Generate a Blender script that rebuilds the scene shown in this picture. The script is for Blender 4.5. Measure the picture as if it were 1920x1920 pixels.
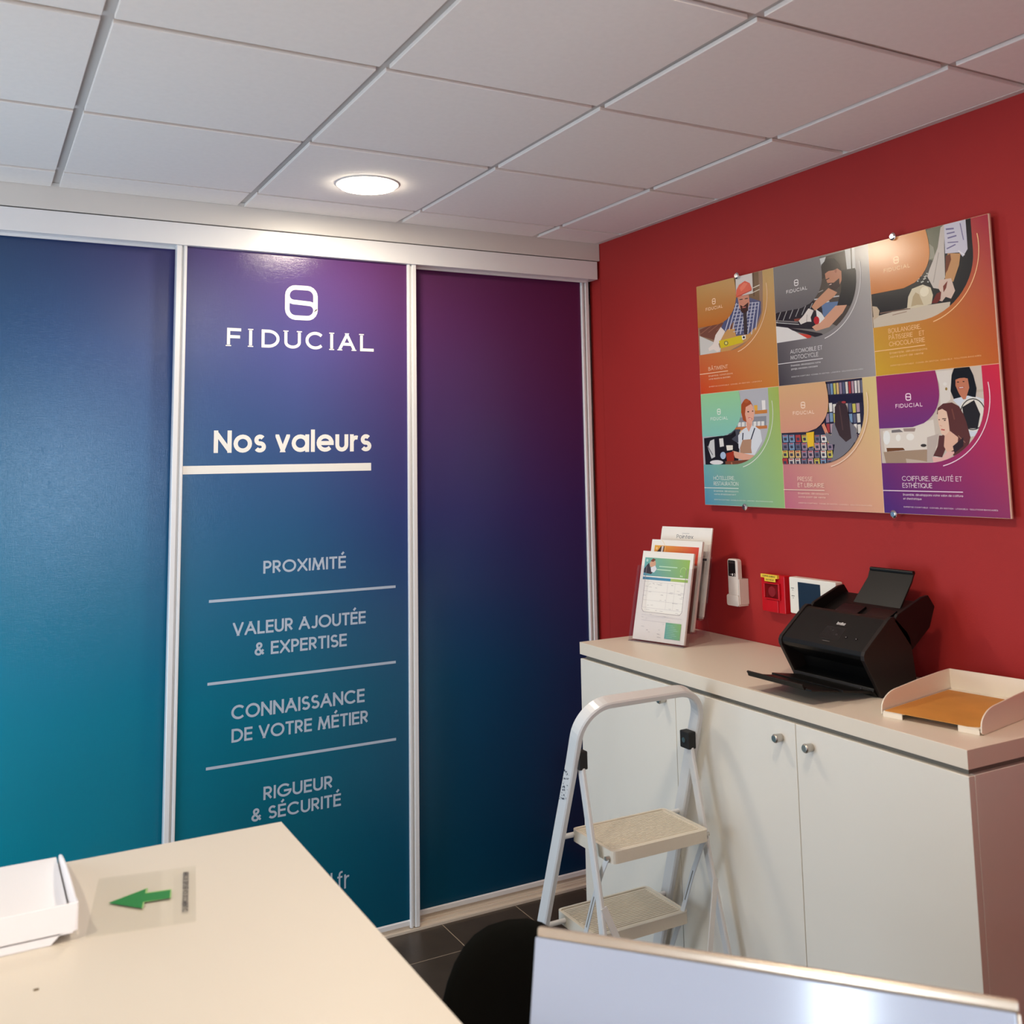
import bpy, bmesh, math, random
from mathutils import Vector, Matrix
for o in list(bpy.data.objects): bpy.data.objects.remove(o)
S = bpy.context.scene
COL = S.collection
PI = math.pi

# ------------------------------------------------------------------ camera
CAM = Vector((-2.3352, -3.5013, 1.6542))
YAW, PITCH, ROLL, FPX = -0.4978, 0.1190, -0.0176, 1875.0
fwd = Vector((-math.sin(YAW)*math.cos(PITCH), math.cos(YAW)*math.cos(PITCH), math.sin(PITCH)))
rgt = Vector((math.cos(YAW), math.sin(YAW), 0)); upv = rgt.cross(fwd)
rr = rgt*math.cos(ROLL)+upv*math.sin(ROLL); uu = upv*math.cos(ROLL)-rgt*math.sin(ROLL)
cd = bpy.data.cameras.new('camera'); cam = bpy.data.objects.new('camera', cd); COL.objects.link(cam)
M = Matrix((rr, uu, -fwd)).transposed().to_4x4(); M.translation = CAM
cam.matrix_world = M
cd.sensor_fit = 'HORIZONTAL'; cd.sensor_width = 36; cd.lens = 36*FPX/1920
cd.shift_y = -320/1920; cd.clip_start = .02
cd.dof.use_dof = True; cd.dof.focus_distance = 3.4; cd.dof.aperture_fstop = 6.0
S.camera = cam

# ------------------------------------------------------------------ view, world and daylight
S.view_settings.view_transform = 'Standard'; S.view_settings.look = 'None'
S.view_settings.gamma = 1; S.view_settings.use_curve_mapping = False
S.view_settings.exposure = 0.0
w = bpy.data.worlds.new('world'); S.world = w; w.use_nodes = True
w.node_tree.nodes['Background'].inputs[0].default_value = (.55, .72, 1, 1)
w.node_tree.nodes['Background'].inputs[1].default_value = .6
LAMP_E = 40.0          # glow of the lamp diffusers
LAMP_P = 8.6           # watts sent down by each ceiling lamp
DOOR_P = 39.0          # daylight through the glazed entrance
WIN_P = 64.0           # watts of daylight through the window
LAMP_COL = (1.0, .875, .69)
def area(name, loc, rot, sx, sy, power, col):
    l = bpy.data.lights.new(name, 'AREA'); l.shape = 'RECTANGLE'; l.size = sx; l.size_y = sy
    l.energy = power; l.color = col
    o = bpy.data.objects.new(name, l); COL.objects.link(o); o.location = loc; o.rotation_euler = rot
    return o
# daylight entering by the window behind the camera, the narrow side window and the glazed entrance on the left
area('window_daylight', (-1.62, -6.66, 1.55), (PI/2, 0, 0), .95, 1.1, WIN_P, (.70, .84, 1.0))
area('side_window_daylight', (-3.70, -4.29, 1.45), (PI/2, 0, -PI/2), .22, 1.2, 40, (.74, .86, 1.0))
area('entrance_daylight', (-3.72, -.85, .95), (PI/2, 0, -PI/2), 1.2, 1.7, DOOR_P, (.70, .83, 1.0))

H = 2.5741
# ------------------------------------------------------------------ materials
def lin(c):
    c = c/255
    return c/12.92 if c <= .04045 else ((c+.055)/1.055)**2.4
def rgb(*c): return (lin(c[0]), lin(c[1]), lin(c[2]), 1)
MATS = {}
def mat(name, col, rough=.5, metal=0, bump=0, bscale=200, var=0, vscale=8, spec=.5, coat=0, emit=None, es=0, stretch=None):
    if name in MATS: return MATS[name]
    m = bpy.data.materials.new(name); m.use_nodes = True; nt = m.node_tree
    b = nt.nodes['Principled BSDF']
    b.inputs['Base Color'].default_value = col; b.inputs['Roughness'].default_value = rough
    b.inputs['Metallic'].default_value = metal; b.inputs['Specular IOR Level'].default_value = spec
    if coat: b.inputs['Coat Weight'].default_value = coat; b.inputs['Coat Roughness'].default_value = .08
    if emit: b.inputs['Emission Color'].default_value = emit; b.inputs['Emission Strength'].default_value = es
    tc = nt.nodes.new('ShaderNodeNewGeometry')
    src = tc.outputs['Position']
    if stretch:
        mp = nt.nodes.new('ShaderNodeMapping'); mp.inputs['Scale'].default_value = stretch
        nt.links.new(src, mp.inputs['Vector']); src = mp.outputs['Vector']
    if var:
        n = nt.nodes.new('ShaderNodeTexNoise'); n.inputs['Scale'].default_value = vscale; n.inputs['Detail'].default_value = 5
        nt.links.new(src, n.inputs['Vector'])
        r = nt.nodes.new('ShaderNodeMapRange'); r.inputs[1].default_value = .3; r.inputs[2].default_value = .7
        r.inputs[3].default_value = 1-var; r.inputs[4].default_value = 1+var
        nt.links.new(n.outputs['Fac'], r.inputs[0])
        mx = nt.nodes.new('ShaderNodeVectorMath'); mx.operation = 'SCALE'
        mx.inputs[0].default_value = col[:3]; nt.links.new(r.outputs[0], mx.inputs['Scale'])
        nt.links.new(mx.outputs[0], b.inputs['Base Color'])
    if bump:
        n = nt.nodes.new('ShaderNodeTexNoise'); n.inputs['Scale'].default_value = bscale; n.inputs['Detail'].default_value = 3
        nt.links.new(src, n.inputs['Vector'])
        bp = nt.nodes.new('ShaderNodeBump'); bp.inputs['Strength'].default_value = bump; bp.inputs['Distance'].default_value = .001
        nt.links.new(n.outputs['Fac'], bp.inputs['Height']); nt.links.new(bp.outputs[0], b.inputs['Normal'])
    MATS[name] = m; return m

def clear_mat(name, tint=(.97, .97, .98), rough=.03, edge=.75, extra=.0):
    m = bpy.data.materials.new(name); m.use_nodes = True; nt = m.node_tree; nt.nodes.clear()
    out = nt.nodes.new('ShaderNodeOutputMaterial'); mix = nt.nodes.new('ShaderNodeMixShader')
    tr = nt.nodes.new('ShaderNodeBsdfTransparent'); tr.inputs[0].default_value = (*tint, 1)
    gl = nt.nodes.new('ShaderNodeBsdfGlossy'); gl.inputs['Roughness'].default_value = rough
    fr = nt.nodes.new('ShaderNodeLayerWeight'); fr.inputs[0].default_value = .5
    pw = nt.nodes.new('ShaderNodeMath'); pw.operation = 'POWER'; pw.inputs[1].default_value = 4
    ad = nt.nodes.new('ShaderNodeMath'); ad.operation = 'MULTIPLY_ADD'; ad.inputs[1].default_value = edge; ad.inputs[2].default_value = .04+extra
    nt.links.new(fr.outputs['Facing'], pw.inputs[0]); nt.links.new(pw.outputs[0], ad.inputs[0]); nt.links.new(ad.outputs[0], mix.inputs[0])
    nt.links.new(tr.outputs[0], mix.inputs[1]); nt.links.new(gl.outputs[0], mix.inputs[2])
    nt.links.new(mix.outputs[0], out.inputs[0]); return m
def print_mat(name, rough, coat=0):
    m = bpy.data.materials.new(name); m.use_nodes = True; nt = m.node_tree; b = nt.nodes['Principled BSDF']
    a = nt.nodes.new('ShaderNodeAttribute'); a.attribute_name = 'Col'
    nt.links.new(a.outputs['Color'], b.inputs['Base Color']); b.inputs['Roughness'].default_value = rough
    if coat: b.inputs['Coat Weight'].default_value = coat; b.inputs['Coat Roughness'].default_value = rough
    n = nt.nodes.new('ShaderNodeTexNoise'); n.inputs['Scale'].default_value = 14
    g = nt.nodes.new('ShaderNodeNewGeometry'); nt.links.new(g.outputs['Position'], n.inputs['Vector'])
    bp = nt.nodes.new('ShaderNodeBump'); bp.inputs['Strength'].default_value = .1; bp.inputs['Distance'].default_value = .002
    nt.links.new(n.outputs['Fac'], bp.inputs['Height']); nt.links.new(bp.outputs[0], b.inputs['Normal'])
    return m

RED = mat('red_paint', rgb(164, 32, 30), .7, bump=.25, bscale=350, var=.03, vscale=3)
TILE = mat('ceiling_tile_white', rgb(244, 239, 233), .9, bump=.4, bscale=500, var=.015, vscale=60)
GRID = mat('ceiling_grid_metal', rgb(196, 190, 186), .7)
WHITE = mat('white_lacquer', rgb(216, 212, 206), .38)
ALU = mat('white_anodised_profile', rgb(232, 232, 232), .22, spec=.5)
TRACK = mat('champagne_track', rgb(222, 208, 190), .4)
WALLW = mat('white_wall_paint', rgb(238, 234, 228), .8, bump=.2, bscale=300)
CAB = mat('white_melamine', rgb(232, 226, 214), .42, bump=.12, bscale=900)
TOPM = mat('worktop_melamine', rgb(230, 218, 200), .4, bump=.12, bscale=900)
GROOVE = mat('grey_shadow_gap', rgb(120, 115, 105), .7)
GROUT = mat('tile_grout', rgb(175, 160, 140), .85, bump=.3, bscale=600)
FTILE = mat('dark_porcelain_tile', rgb(70, 60, 50), .38, bump=.25, bscale=120, var=.12, vscale=12)
BLACK = mat('black_plastic', rgb(13, 12, 11), .4, bump=.1, bscale=900, spec=.35)
BLACKG = mat('black_gloss_plastic', rgb(14, 14, 15), .2)
FABRIC = mat('black_fabric', rgb(14, 15, 13), .95, bump=.6, bscale=900, spec=.1)
STEEL = mat('brushed_steel', rgb(190, 184, 176), .28, metal=1, bump=.1, bscale=300)
CHROME = mat('chrome', rgb(225, 225, 228), .08, metal=1)
LADDER = mat('white_ladder_enamel', rgb(214, 214, 213), .28, spec=.5, bump=.1, bscale=60)
STEPM = mat('cream_step_plastic', rgb(216, 208, 192), .5, bump=.2, bscale=200)
RUBBER = mat('black_rubber', rgb(22, 22, 22), .7)
TRAYM = mat('white_tray_plastic', rgb(240, 230, 212), .32, spec=.5)
TRAYW = mat('bright_white_tray_plastic', rgb(250, 246, 246), .3, spec=.5)
CARD = mat('orange_brown_card', rgb(205, 142, 62), .65, var=.1, vscale=9, bump=.15, bscale=200)
PAPER = mat('paper_white', rgb(238, 234, 226), .6)
ACRY = clear_mat('clear_acrylic', (.985, .975, .982), .05, .6, .0)
ACEDGE = mat('acrylic_edge', rgb(150, 140, 142), .2)
GLASS = clear_mat('window_glass', (.97, .98, .98), .02)
REDPL = mat('red_plastic', rgb(196, 12, 28), .35)
REDGL = mat('dark_red_window', rgb(110, 14, 18), .15)
YEL = mat('yellow_tape', rgb(240, 205, 70), .5)
SCRD = mat('dark_blue_display', rgb(32, 48, 66), .15)
REMW = mat('warm_white_plastic', rgb(226, 216, 206), .35)
PRINT = print_mat('printed_ink', .42)
PRINTG = print_mat('printed_gloss_board', .2)
LETTER = mat('white_vinyl_letters', rgb(236, 234, 228), .45)
LETTERB = mat('pale_grey_blue_vinyl', rgb(178, 192, 208), .45)
LAMPM = mat('lamp_diffuser', (1, 1, 1, 1), .5, emit=(*LAMP_COL, 1), es=LAMP_E)
TRIMG = mat('satin_champagne_trim', rgb(205, 190, 172), .25, metal=.6)
SCREENW = mat('pale_glossy_panel', rgb(177, 186, 206), .12, spec=.7)

def door_mat():
    """one printed gradient running over all sliding doors: teal at the lower left to plum at the upper right"""
    m = bpy.data.materials.new('printed_gradient_laminate'); m.use_nodes = True; nt = m.node_tree
    b = nt.nodes['Principled BSDF']; b.inputs['Roughness'].default_value = .17; b.inputs['Specular IOR Level'].default_value = .36
    g = nt.nodes.new('ShaderNodeNewGeometry'); sp = nt.nodes.new('ShaderNodeSeparateXYZ'); nt.links.new(g.outputs['Position'], sp.inputs[0])
    def rng(out, a, c):
        r = nt.nodes.new('ShaderNodeMapRange'); r.inputs[1].default_value = a; r.inputs[2].default_value = c
        nt.links.new(out, r.inputs[0]); return r.outputs[0]
    z = rng(sp.outputs['Z'], 0, 2.42)
    def ramp(stops):
        r = nt.nodes.new('ShaderNodeValToRGB'); e = r.color_ramp.elements
        e[0].position, e[0].color = stops[0][0], rgb(*stops[0][1]); e[1].position, e[1].color = stops[-1][0], rgb(*stops[-1][1])
        for p, c in stops[1:-1]:
            q = e.new(p); q.color = rgb(*c)
        nt.links.new(z, r.inputs[0]); return r.outputs[0]
    cols = [ramp(s) for s in DOOR_RAMPS]
    def mix(f, a, c):
        mx = nt.nodes.new('ShaderNodeMix'); mx.data_type = 'RGBA'
        nt.links.new(f, mx.inputs['Factor']); nt.links.new(a, mx.inputs[6]); nt.links.new(c, mx.inputs[7]); return mx.outputs[2]
    xs = DOOR_XS
    c = cols[0]
    for i in range(1, len(cols)):
        c = mix(rng(sp.outputs['X'], xs[i-1], xs[i]), c, cols[i])
    nt.links.new(c, b.inputs['Base Color'])
    # fine woven emboss of the laminate
    wv = []
    for ax in ('X', 'Z'):
        n = nt.nodes.new('ShaderNodeTexNoise'); n.inputs['Scale'].default_value = 1; n.inputs['Detail'].default_value = 2
        mp = nt.nodes.new('ShaderNodeMapping'); mp.inputs['Scale'].default_value = (700, 10, 45) if ax == 'X' else (45, 10, 700)
        nt.links.new(g.outputs['Position'], mp.inputs[0]); nt.links.new(mp.outputs[0], n.inputs['Vector']); wv.append(n.outputs['Fac'])
    ad = nt.nodes.new('ShaderNodeMath'); nt.links.new(wv[0], ad.inputs[0]); nt.links.new(wv[1], ad.inputs[1])
    bp = nt.nodes.new('ShaderNodeBump'); bp.inputs['Strength'].default_value = .3; bp.inputs['Distance'].default_value = .0006
    nt.links.new(ad.outputs[0], bp.inputs['Height']); nt.links.new(bp.outputs[0], b.inputs['Normal'])
    return m
DOOR_XS = [-2.7, -2.1, -1.3, -.85, 0]
DOOR_RAMPS = [
    [(0, (0, 150, 164)), (.35, (4, 136, 156)), (.6, (24, 112, 140)), (.85, (32, 90, 122)), (1, (28, 76, 106))],
    [(0, (2, 128, 146)), (.35, (6, 122, 148)), (.6, (30, 106, 146)), (.85, (46, 86, 136)), (1, (52, 68, 110))],
    [(0, (2, 88, 106)), (.35, (14, 104, 130)), (.6, (44, 92, 136)), (.85, (76, 78, 136)), (1, (90, 60, 118))],
    [(0, (2, 74, 100)), (.35, (16, 80, 116)), (.6, (50, 64, 122)), (.85, (84, 57, 112)), (1, (98, 48, 96))],
    [(0, (8, 40, 76)), (.35, (20, 44, 92)), (.6, (52, 36, 92)), (.85, (88, 34, 78)), (1, (96, 34, 74))]]
DOORM = door_mat()

# ------------------------------------------------------------------ mesh helpers
def finish(name, bm, m, parent=None, smooth=False, bevel=0, segs=2):
    me = bpy.data.meshes.new(name); bm.normal_update(); bm.to_mesh(me); bm.free()
    for q in (m if isinstance(m, (list, tuple)) else [m]): me.materials.append(q)
    o = bpy.data.objects.new(name, me); COL.objects.link(o)
    if parent: o.parent = parent; o.matrix_parent_inverse = Matrix.Identity(4)
    if smooth: me.polygons.foreach_set('use_smooth', [True]*len(me.polygons))
    if bevel:
        b = o.modifiers.new('bevel', 'BEVEL'); b.width = bevel; b.segments = segs; b.limit_method = 'ANGLE'; b.angle_limit = .6
        b.harden_normals = False
    return o
def tag(o, label, cat, group=None):
    o['label'] = label; o['category'] = cat
    if group: o['group'] = group
    return o
def thing(name, label, cat, loc, rotz=0, group=None):
    o = bpy.data.objects.new(name, None); COL.objects.link(o); o.location = loc; o.rotation_euler = (0, 0, rotz)
    o.empty_display_size = .1
    return tag(o, label, cat, group)
def structure(o): o['kind'] = 'structure'; return o
def box(bm, x0, x1, y0, y1, z0, z1):
    v = [bm.verts.new(p) for p in ((x0,y0,z0),(x1,y0,z0),(x1,y1,z0),(x0,y1,z0),(x0,y0,z1),(x1,y0,z1),(x1,y1,z1),(x0,y1,z1))]
    for f in ((3,2,1,0),(4,5,6,7),(0,1,5,4),(1,2,6,5),(2,3,7,6),(3,0,4,7)): bm.faces.new([v[i] for i in f])
    return v
def boxo(name, x0, x1, y0, y1, z0, z1, m, parent=None, bevel=0, origin=None):
    bm = bmesh.new(); box(bm, x0, x1, y0, y1, z0, z1)
    return finish(name, bm, m, parent, bevel=bevel)
def prism(bm, pts, axis, a, b):
    """extrude the 2D outline pts along axis; pts are the two other coordinates in order"""
    def P(u, v, t):
        return {'x': (t, u, v), 'y': (u, t, v), 'z': (u, v, t)}[axis]
    A = [bm.verts.new(P(u, v, a)) for u, v in pts]; B = [bm.verts.new(P(u, v, b)) for u, v in pts]
    n = len(pts)
    bm.faces.new(A); bm.faces.new(B[::-1])
    for i in range(n): bm.faces.new([A[i], B[i], B[(i+1) % n], A[(i+1) % n]])
    bmesh.ops.recalc_face_normals(bm, faces=bm.faces)
def cyl(bm, p0, p1, r0, r1=None, n=20, caps=True):
    p0 = Vector(p0); p1 = Vector(p1); r1 = r0 if r1 is None else r1
    d = (p1-p0).normalized(); a = d.orthogonal().normalized(); b = d.cross(a)
    A = []; B = []
    for i in range(n):
        t = 2*PI*i/n; o = a*math.cos(t)+b*math.sin(t)
        A.append(bm.verts.new(p0+o*r0)); B.append(bm.verts.new(p1+o*r1))
    for i in range(n): bm.faces.new([A[i], A[(i+1) % n], B[(i+1) % n], B[i]])
    if caps: bm.faces.new(A[::-1]); bm.faces.new(B)
def sweep(bm, path, N, w, d, chamfer=.004):
    """rectangular tube with chamfered edges along a planar path; w lies in the plane, d along its normal N"""
    N = Vector(N).normalized(); path = [Vector(p) for p in path]; rings = []
    c = chamfer
    sec = [(-w/2+c, -d/2), (w/2-c, -d/2), (w/2, -d/2+c), (w/2, d/2-c), (w/2-c, d/2), (-w/2+c, d/2), (-w/2, d/2-c), (-w/2, -d/2+c)]
    for i, p in enumerate(path):
        t0 = (path[i]-path[i-1]).normalized() if i else (path[1]-path[0]).normalized()
        t1 = (path[i+1]-path[i]).normalized() if i < len(path)-1 else t0
        t = (t0+t1).normalized(); s = t.cross(N).normalized(); k = 1/max(.5, t.dot(t1))
        rings.append([bm.verts.new(p+s*(a*k)+N*b) for a, b in sec])
    for A, B in zip(rings, rings[1:]):
        for i in range(8): bm.faces.new([A[i], A[(i+1) % 8], B[(i+1) % 8], B[i]])
    bm.faces.new(rings[0][::-1]); bm.faces.new(rings[-1])
    bmesh.ops.recalc_face_normals(bm, faces=bm.faces)
def arcpts(cx, cy, rx, ry, a0, a1, n):
    return [(cx+rx*math.cos(math.radians(a0+(a1-a0)*i/n)), cy+ry*math.sin(math.radians(a0+(a1-a0)*i/n))) for i in range(n+1)]
def rrect(x0, x1, y0, y1, r, n=5):
    return (arcpts(x1-r, y1-r, r, r, 0, 90, n)+arcpts(x0+r, y1-r, r, r, 90, 180, n)+arcpts(x0+r, y0+r, r, r, 180, 270, n)+arcpts(x1-r, y0+r, r, r, 270, 360, n))

# ------------------------------------------------------------------ geometric stroke lettering
AR = arcpts
def glyphs():
    G = {}
    def g(ch, w, *st): G[ch] = (w, [list(s) for s in st])
    g('A', .84, [(0,0),(.42,1),(.84,0)], [(.15,.34),(.69,.34)])
    g('B', .56, [(0,0),(0,1)], [(0,1),(.28,1)]+AR(.28,.765,.22,.235,90,-90,8)+[(0,.53)], [(0,0),(.3,0)]+AR(.3,.265,.25,.265,-90,90,8)+[(0,.53)])
    g('C', .88, AR(.5,.5,.5,.5,42,318,20))
    g('D', .78, [(.28,0),(0,0),(0,1),(.28,1)]+AR(.28,.5,.5,.5,90,-90,14))
    g('E', .5, [(.5,1),(0,1),(0,0),(.5,0)], [(0,.53),(.47,.53)])
    g('F', .48, [(.48,1),(0,1),(0,0)], [(0,.53),(.44,.53)])
    g('G', .98, AR(.5,.5,.5,.5,45,356,22), [(1.0,.46),(.55,.46)])
    g('H', .68, [(0,0),(0,1)], [(.68,0),(.68,1)], [(0,.53),(.68,.53)])
    g('I', 0, [(0,0),(0,1)])
    g('J', .42, [(.42,1)]+AR(.2,.24,.22,.24,0,-150,10))
    g('L', .46, [(0,1),(0,0),(.46,0)])
    g('M', .95, [(0,0),(.13,1),(.475,.1),(.82,1),(.95,0)])
    g('N', .72, [(0,0),(0,1),(.72,0),(.72,1)])
    g('O', 1.0, AR(.5,.5,.5,.5,0,360,26))
    g('P', .5, [(0,0),(0,1)], [(0,1),(.25,1)]+AR(.25,.73,.26,.27,90,-90,10)+[(0,.46)])
    g('Q', 1.0, AR(.5,.5,.5,.5,0,360,26), [(.6,.3),(.95,-.04)])
    g('R', .54, [(0,0),(0,1)], [(0,1),(.25,1)]+AR(.25,.73,.26,.27,90,-90,10)+[(0,.46)], [(.22,.46),(.54,0)])
    S_ = AR(.28,.75,.25,.25,35,262,12)+AR(.28,.255,.28,.255,82,-150,12)
    g('S', .54, S_)
    g('T', .54, [(0,1),(.54,1)], [(.27,1),(.27,0)])
    g('U', .64, [(0,1)]+AR(.32,.32,.32,.32,180,360,12)+[(.64,1)])
    g('V', .74, [(0,1),(.37,0),(.74,1)])
    g('X', .7, [(0,0),(.7,1)], [(0,1),(.7,0)])
    g('Y', .66, [(0,1),(.33,.5),(.66,1)], [(.33,.5),(.33,0)])
    g('&', .68, [(.68,.0),(.17,.64)]+AR(.31,.81,.18,.19,205,-45,10), [(.45,.68),(.10,.42)]+AR(.27,.24,.26,.24,140,300,8), [(.38,.02),(.66,.42)])
    x = .77; r = x/2
    g('a', x, AR(r,r,r,r,0,360,20), [(x,0),(x,x)])
    g('b', x, AR(r,r,r,r,0,360,20), [(0,0),(0,1.05)])
    g('c', x*.88, AR(r,r,r,r,45,315,16))
    g('d', x, AR(r,r,r,r,0,360,20), [(x,0),(x,1.05)])
    g('e', x, AR(r,r,r,r,0,318,18), [(0.05,r),(x,r)])
    g('f', .3, AR(.27,.86,.16,.18,80,180,6)+[(.11,0)], [(0,x-.04),(.28,x-.04)])
    g('g', x, AR(r,r,r,r,0,360,20), [(x,x),(x,-.05)]+AR(r,-.02,r,.26,0,-150,8))
    g('h', .54, [(0,0),(0,1.05)], AR(.27,.44,.27,.28,180,0,10)+[(.54,0)])
    g('i', 0, [(0,0),(0,x-.06)], [(0,1.0),(0,1.02)])
    g('l', 0, [(0,0),(0,1.05)])
    g('m', .9, [(0,0),(0,x)], AR(.225,.46,.225,.26,180,0,8)+[(.45,0)], AR(.675,.46,.225,.26,180,0,8)+[(.9,0)])
    g('n', .54, [(0,0),(0,x)], AR(.27,.44,.27,.28,180,0,10)+[(.54,0)])
    g('o', x, AR(r,r,r,r,0,360,20))
    g('p', x, AR(r,r,r,r,0,360,20), [(0,x),(0,-.3)])
    g('q', x, AR(r,r,r,r,0,360,20), [(x,x),(x,-.3)])
    g('r', .3, [(0,0),(0,x)], AR(.26,.42,.26,.28,180,70,6))
    g('s', .42, [(a*.78, b*x) for a, b in S_])
    g('t', .32, [(.15,1),(.15,0)], [(0,x-.03),(.32,x-.03)])
    g('u', .54, [(0,x)]+AR(.27,.28,.27,.28,180,360,10)+[(.54,x)])
    g('v', .58, [(0,x),(.29,0),(.58,x)])
    g('x', .54, [(0,0),(.54,x)], [(0,x),(.54,0)])
    g('.', 0, [(0,0),(0,.1)]); g(',', .06, [(.06,.1),(0,-.16)]); g("'", 0, [(0,1),(0,.75)])
    g('-', .3, [(0,.4),(.3,.4)]); g('*', .1, [(.02,.5),(.1,.5)])
    return G
GL = glyphs()
ACC = {'É': ('E', 'a', 1), 'Ê': ('E', 'c', 1), 'Â': ('A', 'c', 1), 'Ô': ('O', 'c', 1), 'é': ('e', 'a', .74)}
def layout(s, st=.13, track=.2):
    """strokes of a line of lettering in units of the cap height"""
    out = []; x = st/2
    for ch in s:
        if ch == ' ': x += .36; continue
        acc = ACC.get(ch); gw, sts = GL[acc[0] if acc else ch]
        k = 1-st
        for p in sts: out.append((acc[0] if acc else ch, [(x+a*k, b*k+st/2) for a, b in p]))
        if acc:
            c = x+gw*k/2; y = acc[2]
            if acc[1] == 'a': out.append(('', [(c-.04, y+.12), (c+.12, y+.32)]))
            else: out.append(('', [(c-.15, y+.1), (c, y+.27), (c+.15, y+.1)]))
        x += gw*k+track+st*.5
    return out, x-track-st*.5+st/2
LIFT = .00004
def ribbon(bm, pts, w, place, cap=0):
    cl = len(pts) > 3 and math.hypot(pts[0][0]-pts[-1][0], pts[0][1]-pts[-1][1]) < 1e-5
    if cap and not cl:          # square ends on upright and level strokes
        pts = list(pts)
        for i, j in ((0, 1), (-1, -2)):
            dx, dy = pts[i][0]-pts[j][0], pts[i][1]-pts[j][1]; l = math.hypot(dx, dy) or 1
            if min(abs(dx), abs(dy)) < .12*l: pts[i] = (pts[i][0]+dx/l*cap, pts[i][1]+dy/l*cap)
    if cl: pts = pts[:-1]
    q = [pts[0]]
    for p in pts[1:]:
        if math.hypot(p[0]-q[-1][0], p[1]-q[-1][1]) > 1e-5: q.append(p)
    pts = q; n = len(pts); L = []; R = []
    for i in range(n):
        def un(a, b):
            dx, dy = b[0]-a[0], b[1]-a[1]; l = math.hypot(dx, dy) or 1; return dx/l, dy/l
        if cl: a = un(pts[i-1], pts[i]); b = un(pts[i], pts[(i+1) % n])
        else:
            a = un(pts[i-1], pts[i]) if i else un(pts[0], pts[1]); b = un(pts[i], pts[i+1]) if i < n-1 else a
        mx, my = -(a[1]+b[1]), a[0]+b[0]; l = math.hypot(mx, my) or 1; mx /= l; my /= l
        k = 1/max(.42, mx*-b[1]+my*b[0])
        L.append(bm.verts.new(place(pts[i][0]+mx*w/2*k, pts[i][1]+my*w/2*k))); R.append(bm.verts.new(place(pts[i][0]-mx*w/2*k, pts[i][1]-my*w/2*k)))
    fs = []
    for i in range(n if cl else n-1):
        j = (i+1) % n; fs.append(bm.faces.new([L[i], R[i], R[j], L[j]]))
    return fs
DIAG = set('AVNMXYvxÂ')
def clipbox(pts, x0, x1, y0, y1):
    for ax, lim, sg in ((0, x0, 1), (0, x1, -1), (1, y0, 1), (1, y1, -1)):
        out = []
        for i in range(len(pts)):
            p, q = pts[i-1], pts[i]; fp, fq = sg*(p[ax]-lim), sg*(q[ax]-lim)
            if (fp >= 0) != (fq >= 0):
                t = fp/(fp-fq); out.append((p[0]+(q[0]-p[0])*t, p[1]+(q[1]-p[1])*t))
            if fq >= 0: out.append(q)
        pts = out
    return pts
def diagonal(bm, q, w, place, lift):
    """straight strokes that meet in points, cut off flat at the base line and the top"""
    xs = [p[0] for p in q]; ys = [p[1] for p in q]; x0, x1, y0, y1 = min(xs)-w/2, max(xs)+w/2, min(ys)-w/2, max(ys)+w/2; fs = []
    if y1-y0 < w*1.5: x0 += w*.2; x1 -= w*.2
    for i, (a, b) in enumerate(zip(q, q[1:])):
        dx, dy = b[0]-a[0], b[1]-a[1]; l = math.hypot(dx, dy); dx /= l; dy /= l; e = w if abs(dx) > .02 and abs(dy) > .02 else w/2*(abs(dy) > .5)
        nx, ny = -dy*w/2, dx*w/2
        quad = [(a[0]-dx*e+nx, a[1]-dy*e+ny), (a[0]-dx*e-nx, a[1]-dy*e-ny), (b[0]+dx*e-nx, b[1]+dy*e-ny), (b[0]+dx*e+nx, b[1]+dy*e+ny)]
        quad = clipbox(quad, x0, x1, y0, y1)
        if len(quad) > 2: fs.append(bm.faces.new([bm.verts.new(place(u, v)+lift*i) for u, v in quad]))
    return fs
def text(bm, s, place, x0, x1, y, h, st=.13, track=.2):
    """lettering fitted between x0 and x1 on the base line y, cap height h; place maps 2D to 3D"""
    sts, wd = layout(s, st, track); kx = (x1-x0)/wd; fs = []
    lift = Vector(place(1, 0)-place(0, 0)).cross(place(0, 1)-place(0, 0))
    lift = lift.normalized()*LIFT
    for i, (ch, p) in enumerate(sts):
        q = [(a*kx/h, b) for a, b in p]      # keep stroke width even; strokes that cross lie a hair apart
        pl = lambda a, b: place(x0+a*h, y+b*h)+lift*((i % 3)*.9)
        fs += diagonal(bm, q, st, pl, lift*.25) if ch in DIAG and len(q) < 6 and min(b for a, b in q) < .9 else ribbon(bm, q, st, pl, st/2 if ch else 0)
    return fs
def fidlogo(bm, place, cx, cy, hw, hh, t, k=4):
    """rounded square split by an S-shaped band"""
    r = hw*.5
    out = rrect(cx-hw+t/2, cx+hw-t/2, cy-hh+t/2, cy+hh-t/2, r, k); out.append(out[0])
    fs = ribbon(bm, out, t, place)
    a = hh*.36
    lift = Vector(place(1, 0)-place(0, 0)).cross(place(0, 1)-place(0, 0)).normalized()*LIFT; pl0 = place
    place = lambda a, b: pl0(a, b)+lift
    fs += ribbon(bm, [(cx-hw+t/2, cy+hh*.45)]+arcpts(cx-hw+t/2+a, cy+a+t*.1, a, a, 190, 265, 3)+arcpts(cx+hw-t/2-a, cy-a-t*.1, a, a, 85, -10, 4)+[(cx+hw-t/2, cy-hh*.45)], t, place)
    return fs
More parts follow.
